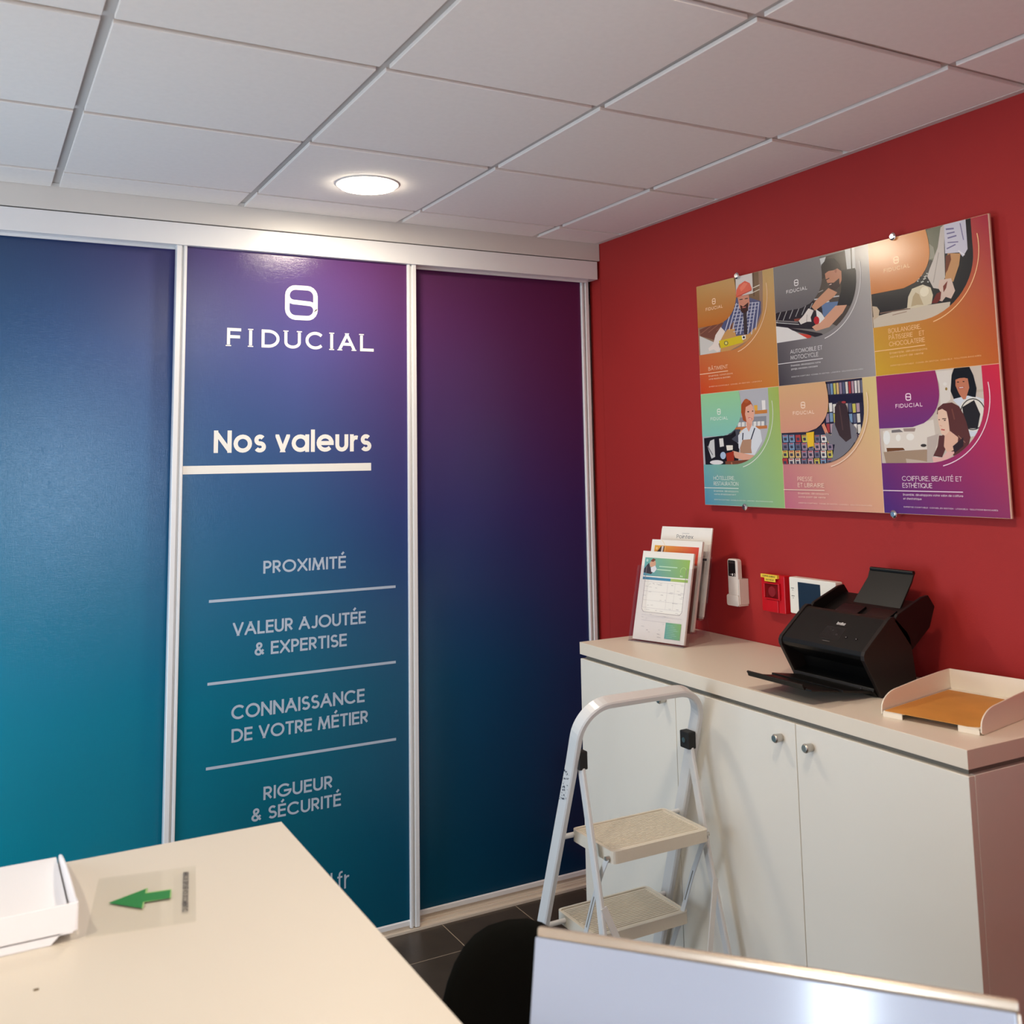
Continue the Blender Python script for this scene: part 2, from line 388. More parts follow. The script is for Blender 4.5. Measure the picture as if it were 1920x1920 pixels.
# flat art of the six adverts: (advert, colour, outline in mm from its upper left corner)
ART=[(0,(150, 118, 95),[(0.5,-48.7),(348.7,-18.2),(328.5,278.4),(1.6,261)]),
(0,(118, 90, 62),[(191.5,3.4),(326.3,-4.1),(325.4,104.5),(280.5,91.8),(209.9,74.9),(193.3,47.5)]),
(0,(215, 207, 200),[(212.4,0.7),(295.7,-3.4),(295.2,69.7),(210.3,68.8)]),
(0,(90, 65, 45),[(297.7,-0),(304.4,-1.9),(303.2,80),(295.8,80.4)]),
(0,(220, 210, 190),[(297.2,53.1),(330.1,47.9),(328.5,44.9),(295.6,50.1)]),
(0,(220, 210, 190),[(296,67.9),(328.9,62.5),(327.7,60.1),(294.7,65.4)]),
(0,(120, 75, 60),[(8,158.2),(77.9,147.7),(186.6,149.3),(183.2,201.6),(107.5,211.6),(11.5,181.3)]),
(0,(150, 100, 80),[(13.1,176.1),(78.8,152.1),(76.5,149.7),(10.8,173.7)]),
(0,(150, 100, 80),[(57.8,175),(112.4,153.8),(110.2,151.5),(55.5,172.7)]),
(0,(150, 100, 80),[(101.6,173.9),(145.5,155.5),(143.3,153.3),(99.3,171.7)]),
(0,(150, 100, 80),[(144.5,172.9),(178.1,157.2),(175.8,155.1),(142.1,170.8)]),
(0,(208, 204, 198),[(6.6,180.7),(83.5,212.1),(120.1,238.2),(114.2,256.4),(6.8,258.3)]),
(0,(200, 150, 90),[(124.3,172.6),(317.6,187.6),(253.7,228.2),(118.5,263.1)]),
(0,(84, 88, 122),[(209.9,74.9),(228.3,71.6),(281.1,82.7),(331.9,102.5),(329.3,141.2),(300.5,185.4),(264.1,205.1),(201.4,203.8),(191,153),(142.3,187.4),(127.3,163.5),(175.3,110.4),(190.9,84.5)]),
(0,(205, 206, 218),[(149.5,179.3),(197.2,89),(193.3,87.6),(145.5,178)]),
(0,(205, 206, 218),[(169.1,179.2),(213.5,91.4),(209.6,90.1),(165.2,177.9)]),
(0,(205, 206, 218),[(188.5,179.1),(229.7,93.7),(225.8,92.5),(184.6,177.9)]),
(0,(205, 206, 218),[(206.5,198.5),(246,93),(242.1,91.9),(202.5,197.5)]),
(0,(205, 206, 218),[(225.4,200.7),(261.9,95.3),(258,94.3),(221.4,199.8)]),
(0,(205, 206, 218),[(244,202.9),(277.7,97.7),(273.8,96.6),(240.1,202)]),
(0,(205, 206, 218),[(262.6,205.1),(293.3,100),(289.5,99),(258.7,204.3)]),
(0,(205, 206, 218),[(280.9,207.3),(308.9,102.3),(305.1,101.3),(277,206.5)]),
(0,(205, 206, 218),[(299,209.5),(324.3,104.5),(320.5,103.6),(295.2,208.7)]),
(0,(190, 192, 208),[(194.9,95.6),(323.3,105.3),(323.2,103.1),(194.7,93.4)]),
(0,(190, 192, 208),[(194.2,107.3),(316.6,115.7),(316.4,113.6),(193.9,105.1)]),
(0,(190, 192, 208),[(193.4,119),(309.8,126.2),(309.6,124.1),(193.2,116.8)]),
(0,(190, 192, 208),[(192.6,130.7),(303.1,136.7),(302.8,134.6),(192.4,128.5)]),
(0,(190, 192, 208),[(191.9,142.4),(296.3,147.3),(296,145.2),(191.6,140.2)]),
(0,(190, 192, 208),[(191.1,154.1),(289.5,157.9),(289.2,155.7),(190.8,151.9)]),
(0,(190, 192, 208),[(190.4,165.8),(282.6,168.5),(282.3,166.3),(190.1,163.6)]),
(0,(190, 192, 208),[(189.6,177.5),(275.8,179.1),(275.5,177),(189.3,175.3)]),
(0,(190, 192, 208),[(188.9,189.1),(268.9,189.8),(268.6,187.6),(188.5,186.9)]),
(0,(60, 50, 52),[(242.9,123),(261,119.4),(259.7,204.6),(242.1,202.5)]),
(0,(232, 218, 208),[(124.9,163.2),(147.3,181.7),(109.3,221.3),(117.3,244.2),(100.4,248.7),(81.9,237.2),(57.3,241),(53.1,231),(80.7,218.1),(94.7,188)]),
(0,(205, 138, 112),[(218.4,70),(275.3,71.1),(277.7,100.5),(262.9,124.3),(243.5,127.7),(225.7,111.3)]),
(0,(60, 36, 30),[(230,99.6),(243.9,107.8),(271.4,96.5),(268.6,125.1),(246.8,131.2),(231.7,123)]),
(0,(190, 110, 95),[(240.4,112.8),(258.3,113.2),(257.6,109.5),(239.8,109.1)]),
(0,(40, 28, 24),[(227.8,82.9),(243.6,83.7),(243.1,80.6),(227.4,79.8)]),
(0,(40, 28, 24),[(254.9,84.2),(270.4,84.4),(269.8,81.3),(254.2,81.1)]),
(0,(222, 96, 70),[(210.2,70.3),(214,46.1),(228.8,29.8),(258.6,20.9),(282.3,32.5),(291.1,52.3),(290.7,58.3),(255.8,63.5),(228.2,72.2)]),
(0,(236, 120, 92),[(230.3,40.9),(253.8,26.2),(271.2,32.2),(257,45.2),(238.4,54.6)]),
(0,(190, 70, 52),[(215.6,71),(290.2,59.6),(288.6,56.6),(213.9,67.9)]),
(0,(214, 190, 40),[(112.4,210.6),(233,205.1),(236.7,229.9),(120.1,238.2)]),
(0,(120, 110, 60),[(160.5,223.9),(159.2,227.2),(155.9,229.7),(151.3,230.7),(146.4,230.2),(142,228.1),(139.1,225),(138.2,221.4),(139.5,218),(142.8,215.5),(147.4,214.5),(152.4,215),(156.7,217.1),(159.6,220.2)]),
(0,(225, 215, 120),[(155.9,223.3),(155.1,225.4),(153.2,226.9),(150.5,227.6),(147.6,227.3),(145.1,226),(143.4,224.1),(142.9,221.9),(143.6,219.8),(145.6,218.3),(148.2,217.6),(151.1,217.9),(153.7,219.2),(155.4,221.1)]),
(0,(235, 230, 225),[(230.6,207.2),(250.8,206),(250.8,218.8),(234.1,221.4)]),
(0,(30, 30, 30),[(247.1,213.8),(245.3,216.6),(241.1,217.3),(237.1,215.6),(235.6,212.4),(237.5,209.6),(241.7,208.8),(245.7,210.6)]),
(1,(122, 117, 112),[(-6.8,-10.6),(370.6,-22.4),(344.7,320.7),(-28,297.2)]),
(1,(74, 64, 54),[(186.2,7.6),(355.2,1.5),(335.3,266.6),(159,175.5)]),
(1,(206, 206, 203),[(189.9,8.3),(230.8,7.6),(209.6,45.7),(192,31.3)]),
(1,(200, 200, 195),[(307.2,-5.3),(329.9,-4.9),(328.3,62.7),(312.1,61.2)]),
(1,(206, 205, 200),[(335.1,-5.2),(365.7,-1.8),(360.1,72.5),(332.7,63.5)]),
(1,(150, 145, 140),[(182.9,115.6),(213,110.5),(211.7,107.8),(181.6,112.8)]),
(1,(195, 195, 195),[(173.7,134.5),(275.7,138.9),(275.2,135.1),(173.2,130.6)]),
(1,(205, 205, 205),[(187.6,153.1),(235.7,149.1),(234.7,145.7),(186.5,149.7)]),
(1,(97, 122, 158),[(202.2,148.1),(274.2,153.2),(235,199.8),(206.5,190.4)]),
(1,(28, 26, 27),[(-1.5,153.3),(162.2,130.9),(204.6,165.1),(196.1,230.7),(59.6,208.1),(-4.3,194.2)]),
(1,(170, 168, 165),[(6,184.1),(29,146.2),(26.4,145.2),(3.3,183)]),
(1,(170, 168, 165),[(34.7,181.4),(57.3,145.6),(54.8,144.5),(32.1,180.4)]),
(1,(170, 168, 165),[(63,178.8),(85.2,145),(82.7,143.9),(60.4,177.7)]),
(1,(170, 168, 165),[(90.8,176.2),(112.6,144.4),(110.2,143.2),(88.4,175.2)]),
(1,(170, 168, 165),[(118.3,173.7),(139.7,143.8),(137.3,142.6),(115.9,172.6)]),
(1,(170, 168, 165),[(145.4,171.2),(166.3,143.2),(164,142),(143,170.1)]),
(1,(120, 115, 112),[(0.6,179.5),(99.7,196.8),(100.4,192.3),(1.3,174.9)]),
(1,(190, 190, 186),[(0.3,184.2),(103.2,203.2),(103.6,201),(0.8,181.9)]),
(1,(140, 70, 50),[(81.3,182.1),(112.5,183.4),(111.9,191.8),(84.7,189.7)]),
(1,(44, 32, 28),[(202.1,72.5),(210.8,29.1),(234,14.4),(262.8,17.8),(282.7,39.5),(289,59.8),(273.4,68.1),(260.1,54.7),(238.2,56.4),(218.7,72.5)]),
(1,(190, 130, 100),[(223.4,59.4),(238.4,53.6),(260.1,54.7),(274.6,51.8),(289.8,62.7),(289.5,90.1),(273.7,112.1),(248.9,108.1),(235.2,97.5),(225.8,76.5)]),
(1,(60, 40, 35),[(231.4,90),(257.3,92.9),(279.5,82.9),(280.5,107.7),(262.6,117.2),(245.1,111.6)]),
(1,(170, 110, 85),[(272.6,59.7),(270.9,63.7),(267.2,64.8),(263.9,62.4),(262.7,57.9),(264.5,53.9),(268.1,52.8),(271.5,55.2)]),
(1,(40, 28, 24),[(226.2,80.5),(241,77.4),(239.8,75),(224.9,78)]),
(1,(225, 190, 180),[(239.4,97.9),(248.5,96.6),(247.6,94.4),(238.4,95.7)]),
(1,(24, 23, 24),[(293.5,60.1),(343.8,62.8),(355.3,136),(314.9,172.8),(266.4,163),(283.4,124.6)]),
(1,(202, 146, 112),[(234.6,105.8),(269.2,125.1),(254.1,136.5),(174.7,167.9),(160.6,153.8),(180.7,136.5)]),
(1,(224, 215, 206),[(147.1,156.9),(169.1,166.2),(154.5,186.2),(157.2,200.6),(138.4,198.2),(111.1,203.1),(102.3,190.6),(124.6,176.5)]),
(1,(150, 140, 132),[(137.6,198.1),(141.1,175.9),(138.9,175.5),(135.4,197.7)]),
(1,(212, 157, 126),[(259.1,164.7),(304.7,168.6),(285.6,190.3),(229.4,226.6),(173.7,232.2),(157.9,217.6),(198.2,203.2)]),
(1,(230, 228, 222),[(178.7,164.2),(200,178.4),(213.3,196.9),(190.2,210.5),(180.6,189.7)]),
(1,(205, 62, 40),[(74.4,224.3),(154.2,242.4),(149.6,254.5),(96.7,241.3)]),
(1,(188, 28, 32),[(190.5,200.8),(189,206.2),(185.4,210.2),(180.5,212),(175.2,211.3),(170.6,208.3),(167.6,203.4),(166.9,197.7),(168.4,192.3),(172.1,188.3),(177,186.5),(182.3,187.2),(186.8,190.3),(189.8,195.1)]),
(1,(225, 221, 216),[(-4.3,194.2),(59.6,208.1),(97.5,229.9),(142,253.6),(-0.4,256.2)]),
(1,(30, 28, 28),[(51.8,205.6),(195.3,241.7),(209.3,251.7),(186.8,257.4),(135.6,237.4),(74.8,218.6)]),
(2,(30, 27, 27),[(-4.5,-4.4),(368.3,-12.3),(345.1,267.9),(-14.5,259.1)]),
(2,(118, 118, 98),[(181.4,2.9),(260.3,-0.1),(256.9,41.2),(230.5,85.4),(205.7,105.6),(183.9,121.7)]),
(2,(150, 148, 130),[(197.1,28.9),(224.3,54.4),(227.7,84.8),(207.3,86)]),
(2,(60, 55, 50),[(178,120.7),(210.1,86.5),(224.1,94.1),(207,125.8),(188.5,137.5)]),
(2,(206, 192, 172),[(1.7,219.2),(122.9,209),(265.6,212.5),(261.2,232.5),(193.8,255),(2.2,255.9)]),
(2,(120, 95, 80),[(28.6,212.9),(135,213.7),(134.6,210.2),(28.2,209.3)]),
(2,(150, 120, 100),[(72.4,223.3),(122.3,220),(121.9,218),(72,221.3)]),
(2,(202, 192, 182),[(251.3,5.4),(265.5,-1.4),(258.7,61.2),(254.9,143.9),(232.2,172),(215.3,166.8),(197.8,131.6),(208.2,111.1),(221.6,88.7),(238.5,57.2)]),
(2,(170, 160, 150),[(238.8,71.9),(215.1,151.7),(217.9,152.6),(241.5,72.9)]),
(2,(206, 203, 214),[(263.1,0.5),(330,-4.1),(329.9,80.2),(314,98.7),(303.7,84.7),(260.1,79.2)]),
(2,(120, 112, 150),[(267.7,16.1),(292.7,19),(292.5,14.6),(267.5,11.6)]),
(2,(120, 112, 150),[(269.7,28.3),(294.8,28.7),(294.3,25.2),(269.2,24.8)]),
(2,(120, 112, 150),[(271.7,41.2),(299.7,39.6),(298.8,35.7),(270.7,37.2)]),
(2,(120, 112, 150),[(270.3,52.7),(303.3,57),(303.3,54.1),(270.2,49.8)]),
(2,(120, 112, 150),[(266.9,69.3),(295.3,62.7),(293.8,59.4),(265.4,65.9)]),
(2,(120, 112, 150),[(311.4,6.5),(318.5,54),(321.2,54.1),(314.1,6.6)]),
(2,(232, 228, 232),[(300,80.7),(317.8,96.2),(320.6,93.6),(302.7,78.1)]),
(2,(196, 145, 96),[(267.9,80.2),(307.5,87.8),(300.9,118),(279.6,160.2),(253.9,148.6),(260.1,125.2)]),
(2,(110, 50, 22),[(261.8,86.4),(276.1,83),(277.6,99.1),(264.2,126),(256.5,134.4)]),
(2,(214, 188, 172),[(236.9,148.2),(273.5,149.5),(283.1,185),(269,204.6),(252.8,197.2),(240.7,207.6),(229.6,203.5),(238.4,182.8),(230.9,169.3)]),
(2,(120, 45, 30),[(246.8,167),(261.9,154.8),(256.2,173.4),(246.8,184.1)]),
(2,(110, 30, 20),[(206.3,207.4),(225.5,183.2),(240,180.6),(235.5,201.9),(223.4,209.9)]),
(2,(215, 202, 172),[(124.3,210.5),(130.7,178.5),(145.1,158),(181.5,151.8),(206.9,164.2),(212.9,186.2),(206.1,209.8),(152.8,213.3)]),
(2,(186, 165, 128),[(156.2,169.8),(167.6,176.7),(179.9,208.5),(159.4,205.5),(138.2,207.4),(146.3,180.9)]),
(2,(235, 225, 198),[(198.7,178.9),(191.6,184.9),(182.3,186.1),(174.2,181.8),(170.5,173.8),(172.7,165.1),(179.8,159),(189.2,158),(197.2,162.3),(200.8,170.2)]),
(2,(200, 178, 150),[(2.6,186.5),(18.6,190.6),(27.4,203.1),(22.9,219.5),(4.4,227.4)]),
(2,(190, 188, 178),[(168.2,116.5),(166.4,118.1),(163.2,117.6),(161.7,115.3),(163.5,113.7),(166.7,114.3)]),
(2,(190, 188, 178),[(181.4,126.6),(179.6,128.2),(176.4,127.7),(175,125.5),(176.7,123.8),(179.9,124.4)]),
(2,(190, 188, 178),[(194.5,136.5),(192.7,138.2),(189.5,137.7),(188.1,135.5),(189.8,133.8),(193,134.4)]),
(2,(190, 188, 178),[(169.6,140.1),(167.9,141.8),(164.6,141.2),(163.1,139),(164.9,137.4),(168.2,137.9)]),
(2,(190, 188, 178),[(185.1,120.5),(183.4,122.1),(180.2,121.5),(178.7,119.3),(180.5,117.7),(183.7,118.2)]),
(2,(190, 188, 178),[(198.2,130.5),(196.4,132.1),(193.2,131.6),(191.8,129.4),(193.5,127.7),(196.7,128.3)]),
(2,(190, 188, 178),[(173.4,134),(171.6,135.6),(168.4,135.1),(166.9,132.9),(168.7,131.2),(171.9,131.8)]),
(2,(190, 188, 178),[(186.5,143.9),(184.8,145.6),(181.6,145.1),(180.1,142.9),(181.9,141.2),(185.1,141.8)]),
(2,(190, 188, 178),[(201.9,124.4),(200.1,126),(197,125.5),(195.5,123.3),(197.3,121.6),(200.4,122.2)]),
(2,(190, 188, 178),[(177.1,127.8),(175.4,129.5),(172.2,128.9),(170.7,126.7),(172.5,125.1),(175.7,125.6)]),
(2,(190, 188, 178),[(190.2,137.8),(188.5,139.5),(185.3,138.9),(183.8,136.7),(185.6,135.1),(188.8,135.6)]),
(2,(190, 188, 178),[(203.2,147.7),(201.5,149.4),(198.3,148.8),(196.9,146.7),(198.6,145),(201.8,145.6)]),
(2,(190, 188, 178),[(180.9,121.7),(179.1,123.4),(175.9,122.8),(174.4,120.6),(176.2,118.9),(179.4,119.5)]),
(2,(190, 188, 178),[(194,131.7),(192.2,133.4),(189,132.8),(187.6,130.6),(189.3,129),(192.5,129.5)]),
(2,(190, 188, 178),[(169.1,135.3),(167.3,136.9),(164.1,136.4),(162.6,134.2),(164.4,132.5),(167.7,133)]),
(2,(190, 188, 178),[(182.3,145.2),(180.5,146.9),(177.3,146.4),(175.8,144.2),(177.6,142.5),(180.8,143)]),
(3,(180, 180, 186),[(-0.6,-15.2),(371.3,-3.7),(352.4,270.4),(-8.5,270.3)]),
(3,(140, 142, 150),[(183,92.2),(331.4,93.2),(329,128.1),(180.4,131.5)]),
(3,(200, 128, 62),[(277.3,72.8),(337,72.4),(336.2,84),(276.5,84.6)]),
(3,(196, 120, 66),[(167.2,125),(333.4,123.9),(332.7,134.1),(166.5,135.6)]),
(3,(235, 232, 228),[(312.9,40.7),(329.9,40.9),(329.4,72),(313.8,72.3)]),
(3,(226, 178, 60),[(196.8,53.4),(214.9,52.9),(213.3,77),(195.2,78.2)]),
(3,(228, 170, 60),[(274.2,54.8),(291.5,54.6),(291.1,72.9),(277.3,72.8)]),
(3,(226, 224, 220),[(191,108.3),(206.3,108.4),(205.3,123.4),(190,123.4)]),
(3,(226, 224, 220),[(210.7,108.5),(225.9,108.6),(224.9,123.5),(209.7,123.6)]),
(3,(226, 224, 220),[(230.3,108.8),(245.3,108.8),(244.3,123.7),(229.3,123.7)]),
(3,(226, 224, 220),[(249.6,109),(264.5,109),(263.5,123.8),(248.6,123.9)]),
(3,(226, 224, 220),[(268.8,109.2),(283.5,109.2),(282.5,124),(267.8,124)]),
(3,(226, 224, 220),[(287.8,109.4),(302.3,109.4),(301.3,124.1),(286.8,124.1)]),
(3,(226, 224, 220),[(306.6,109.6),(321,109.7),(320,124.3),(305.6,124.3)]),
(3,(72, 74, 86),[(166.8,131.1),(202.9,132.4),(195.6,174.3),(130.5,194.1),(113.8,163.1)]),
(3,(28, 27, 32),[(8.5,157),(151.9,148.8),(175.7,134.4),(179,152.7),(155.5,164.2),(195,183.3),(180.7,264.4),(11.6,264.1)]),
(3,(205, 205, 205),[(42.1,167.4),(64.2,161.7),(65,223.9),(45.4,229.9),(28.4,192.1)]),
(3,(120, 120, 125),[(24.2,186.6),(51.3,218.3),(55.5,216.8),(28.5,185)]),
(3,(225, 222, 218),[(90.4,160.9),(111.7,159.9),(114.6,187.7),(93.3,190.3)]),
(3,(225, 220, 222),[(107.3,243.4),(103.6,246.8),(93.6,249.6),(79.3,251),(63.4,251),(49.1,249.3),(39.2,246.4),(35.8,242.9),(39.7,239.4),(49.9,236.7),(64.4,235.3),(80.3,235.4),(94.4,237.1),(104,239.9)]),
(3,(170, 190, 215),[(122.8,220),(119.4,227.5),(111.7,232.1),(102.4,232),(95.2,227.2),(92.8,219.6),(96.2,212),(104,207.5),(113.3,207.6),(120.4,212.4)]),
(3,(226, 200, 150),[(197.8,141.2),(216.3,132.8),(214.9,153.8),(197,153.3)]),
(3,(218, 222, 228),[(190.3,153.1),(216.3,132.8),(234.4,126),(273.9,123.1),(300.8,138.8),(306.8,174.2),(267.4,220.4),(210.7,216.6),(189.7,195.3)]),
(3,(222, 160, 136),[(232.1,94.4),(264.9,95.9),(261.2,119.6),(244.3,142.8),(234.3,127.5)]),
(3,(165, 76, 36),[(211.1,75.4),(212.9,48.3),(224.8,36.9),(238.6,30.2),(257.8,38.9),(270.5,57.5),(256.6,56.8),(238.1,70.7),(232.1,94.4),(235.5,109.6),(218.2,102.8)]),
(3,(180, 90, 45),[(252.1,39.1),(249.3,43.2),(242.6,45.4),(234.4,44.9),(228,41.9),(225.7,37.5),(228.5,33.4),(235.3,31.2),(243.5,31.7),(249.9,34.8)]),
(3,(228, 170, 146),[(234.5,58.5),(261.5,49.6),(270.5,57.5),(275.2,78.6),(271,102.2),(254.8,116.9),(235.7,106.6),(229.4,82.3)]),
(3,(50, 30, 28),[(251,75),(248.3,76.7),(243,76.4),(240.5,74.5),(243.3,72.8),(248.5,73)]),
(3,(50, 30, 28),[(271.6,74),(269.6,75.4),(265.7,75.2),(263.8,73.6),(265.9,72.1),(269.8,72.3)]),
(3,(200, 50, 60),[(245.1,96.7),(262.3,102),(264.3,98.7),(247.2,93.5)]),
(3,(250, 245, 240),[(248.3,97.7),(260.4,100.6),(261.1,99.2),(249,96.3)]),
(3,(178, 138, 112),[(211.6,168.7),(255.8,166.9),(251.6,196.5),(254.8,214.3),(197.5,213.5),(196.5,195.4)]),
(3,(44, 48, 66),[(214.3,168.9),(218.1,145),(212.8,144.6),(209,168.5)]),
(3,(44, 48, 66),[(256,169),(276.7,131.1),(271.9,129.8),(251.1,167.7)]),
(3,(222, 166, 142),[(157.5,203.8),(193.2,210.4),(267.3,221.9),(244.3,240.8),(222.5,239.2),(169.5,228.1)]),
(3,(160, 50, 30),[(124.6,212.4),(164.2,205.4),(164.4,237.2),(127.3,242.9)]),
(3,(232, 226, 215),[(126.4,184.9),(160.9,185.6),(159.9,200.8),(129.9,203.3)]),
(3,(120, 70, 50),[(118.2,239.8),(244.7,234.9),(207.5,264.4),(121.3,264.3)]),
(3,(190, 120, 90),[(147.1,243.5),(150.7,258.7),(157,257.9),(153.5,242.7)]),
(4,(42, 38, 60),[(-9.2,-8.2),(366.9,-11.1),(355.4,270.5),(-4.2,270.4)]),
(4,(205, 195, 190),[(194.8,8.6),(204.3,8.5),(204.9,40.7),(196.1,41)]),
(4,(110, 110, 130),[(207.2,8.4),(216.7,8.3),(217.2,41),(208.5,41.2)]),
(4,(120, 150, 180),[(219.6,8.3),(228.9,8.1),(229.3,41.3),(220.7,41.5)]),
(4,(200, 190, 90),[(231.8,8.1),(241.1,8),(241.5,41.5),(232.9,41.8)]),
(4,(215, 180, 120),[(243.9,7.9),(253.2,7.8),(253.5,41.8),(245,42)]),
(4,(150, 130, 150),[(256,7.8),(265.2,7.7),(265.4,42.1),(257,42.3)]),
(4,(90, 95, 120),[(268,7.6),(277.1,7.5),(277.3,42.3),(268.9,42.6)]),
(4,(220, 215, 205),[(279.9,7.5),(288.9,7.4),(289.1,42.6),(280.7,42.8)]),
(4,(170, 60, 60),[(291.7,7.3),(300.7,7.2),(300.8,42.8),(292.5,43.1)]),
(4,(180, 150, 160),[(303.5,7.2),(312.4,7.1),(312.4,43.1),(304.2,43.3)]),
(4,(230, 225, 220),[(315.1,7),(324,6.9),(323.9,43.3),(315.8,43.6)]),
(4,(205, 195, 190),[(326.7,6.9),(335.5,6.8),(335.4,43.6),(327.3,43.8)]),
(4,(110, 110, 130),[(338.2,6.7),(346.9,6.6),(346.8,43.9),(338.7,44.1)]),
(4,(120, 150, 180),[(349.6,6.6),(358.3,6.5),(358.1,44.1),(350.1,44.3)]),
(4,(200, 190, 90),[(194.2,67.1),(207.3,67),(207.5,93.9),(195.1,94.4)]),
(4,(230, 225, 220),[(210.2,66.9),(223.2,66.9),(223.3,93.7),(211.1,94.1)]),
(4,(220, 215, 205),[(225.7,71.1),(238.6,71),(238.7,97.7),(226.6,98.2)]),
(4,(180, 150, 160),[(241.6,68.5),(254.3,68.4),(254.5,95),(242.4,95.5)]),
(4,(230, 225, 220),[(257.1,68.9),(269.7,68.8),(269.9,95.3),(257.9,95.7)]),
(4,(205, 195, 190),[(272.3,72.2),(284.8,72.1),(284.9,98.4),(273.1,98.9)]),
(4,(90, 95, 120),[(287.5,72.5),(299.9,72.5),(300,98.7),(288.3,99.1)]),
(4,(200, 190, 90),[(302.5,74.5),(314.8,74.4),(314.9,100.5),(303.3,100.9)]),
(4,(180, 150, 160),[(317.6,73.8),(329.8,73.7),(329.8,99.7),(318.3,100.1)]),
(4,(150, 130, 150),[(194.8,98.7),(207.9,98.6),(208.1,125.4),(195.7,126)]),
(4,(120, 150, 180),[(210.9,97.4),(223.8,97.2),(224,123.9),(211.7,124.5)]),
(4,(200, 190, 90),[(226.4,100.3),(239.3,100.1),(239.4,126.7),(227.3,127.3)]),
(4,(220, 215, 205),[(242.1,100.5),(254.8,100.4),(254.9,126.8),(242.9,127.4)]),
(4,(200, 190, 90),[(257.5,102.1),(270.1,101.9),(270.2,128.3),(258.3,128.9)]),
(4,(180, 150, 160),[(272.8,103.4),(285.2,103.2),(285.4,129.4),(273.5,130)]),
(4,(120, 150, 180),[(288,103.9),(300.3,103.7),(300.4,129.8),(288.7,130.4)]),
(4,(90, 95, 120),[(303,105.1),(315.2,105),(315.3,131),(303.7,131.5)]),
(4,(220, 215, 205),[(318,104.6),(330.1,104.4),(330.2,130.3),(318.7,130.8)]),
(4,(170, 60, 60),[(195.5,129.8),(208.5,129.5),(208.7,156.3),(196.4,156.9)]),
(4,(180, 150, 160),[(211.3,130.7),(224.2,130.4),(224.4,157),(212.2,157.7)]),
(4,(205, 195, 190),[(227,131.6),(239.8,131.3),(240,157.8),(227.9,158.5)]),
(4,(215, 180, 120),[(242.6,132.2),(255.3,131.9),(255.4,158.3),(243.4,159)]),
(4,(90, 95, 120),[(258,132.8),(270.6,132.6),(270.7,158.8),(258.8,159.5)]),
(4,(230, 225, 220),[(273.4,132.7),(285.8,132.4),(285.9,158.5),(274.1,159.2)]),
(4,(215, 180, 120),[(288.4,135.1),(300.7,134.8),(300.8,160.9),(289.1,161.6)]),
(4,(230, 225, 220),[(303.5,134.7),(315.7,134.4),(315.8,160.3),(304.2,161)]),
(4,(220, 215, 205),[(318.3,136.6),(330.4,136.3),(330.5,162.1),(319,162.8)]),
(4,(200, 190, 90),[(196.1,161),(209.1,160.6),(209.3,187.3),(197,188.1)]),
(4,(205, 195, 190),[(211.9,161.8),(224.8,161.4),(225,187.9),(212.8,188.7)]),
(4,(205, 195, 190),[(227.7,160.6),(240.5,160.3),(240.6,186.7),(228.6,187.5)]),
(4,(120, 150, 180),[(243,164.3),(255.7,163.9),(255.8,190.3),(243.8,191.1)]),
(4,(90, 95, 120),[(258.5,163.2),(271.1,162.8),(271.2,189),(259.4,189.8)]),
(4,(110, 110, 130),[(273.7,165.6),(286.1,165.2),(286.2,191.3),(274.5,192)]),
(4,(120, 150, 180),[(289,163.1),(301.4,162.7),(301.5,188.7),(289.8,189.5)]),
(4,(180, 150, 160),[(304,164.1),(316.2,163.7),(316.3,189.6),(304.7,190.4)]),
(4,(150, 130, 150),[(318.7,166.4),(330.9,166),(330.9,191.8),(319.5,192.6)]),
(4,(30, 26, 50),[(203.2,43.3),(352.4,49.2),(350.6,72.6),(201.7,63.7)]),
(4,(236, 190, 40),[(109.7,154.4),(143.8,151.4),(142,202.1),(113.9,201.6)]),
(4,(120, 150, 180),[(5.6,158.1),(29.7,157.7),(31.2,181),(8.1,181)]),
(4,(60, 60, 80),[(10.7,166.8),(23.5,166.6),(24.4,175.7),(12.4,176)]),
(4,(180, 50, 50),[(8.6,162.3),(25.5,162.3),(25.5,159.7),(8.7,159.8)]),
(4,(120, 150, 180),[(34.4,159),(58,158.6),(59.5,181.7),(36.7,181.7)]),
(4,(60, 60, 80),[(39.3,167.6),(51.9,167.4),(52.8,176.5),(41,176.7)]),
(4,(180, 50, 50),[(37.3,163.2),(53.9,163.1),(53.9,160.6),(37.3,160.6)]),
(4,(170, 60, 60),[(62.6,159.9),(85.9,159.5),(87.4,182.4),(64.9,182.4)]),
(4,(60, 60, 80),[(67.5,168.4),(79.9,168.2),(80.8,177.2),(69.2,177.4)]),
(4,(180, 50, 50),[(65.5,164),(81.8,163.9),(81.8,161.4),(65.5,161.5)]),
(4,(200, 190, 90),[(90.5,160.7),(113.4,160.3),(114.8,183.1),(92.7,183.1)]),
(4,(60, 60, 80),[(95.2,169.2),(107.5,169),(108.4,177.9),(96.9,178.2)]),
(4,(180, 50, 50),[(93.3,164.8),(109.4,164.8),(109.4,162.3),(93.3,162.3)]),
(4,(220, 215, 205),[(117.9,161.6),(140.5,161.2),(141.8,183.7),(120.1,183.7)]),
(4,(60, 60, 80),[(122.6,170),(134.6,169.8),(135.5,178.6),(124.2,178.9)]),
(4,(180, 50, 50),[(120.7,165.7),(136.5,165.6),(136.5,163.1),(120.7,163.2)]),
(4,(110, 110, 130),[(144.9,162.4),(167.1,162),(168.5,184.4),(147,184.4)]),
(4,(60, 60, 80),[(149.5,170.8),(161.4,170.6),(162.2,179.3),(151.1,179.6)]),
(4,(180, 50, 50),[(147.6,166.5),(163.2,166.4),(163.2,163.9),(147.7,164)]),
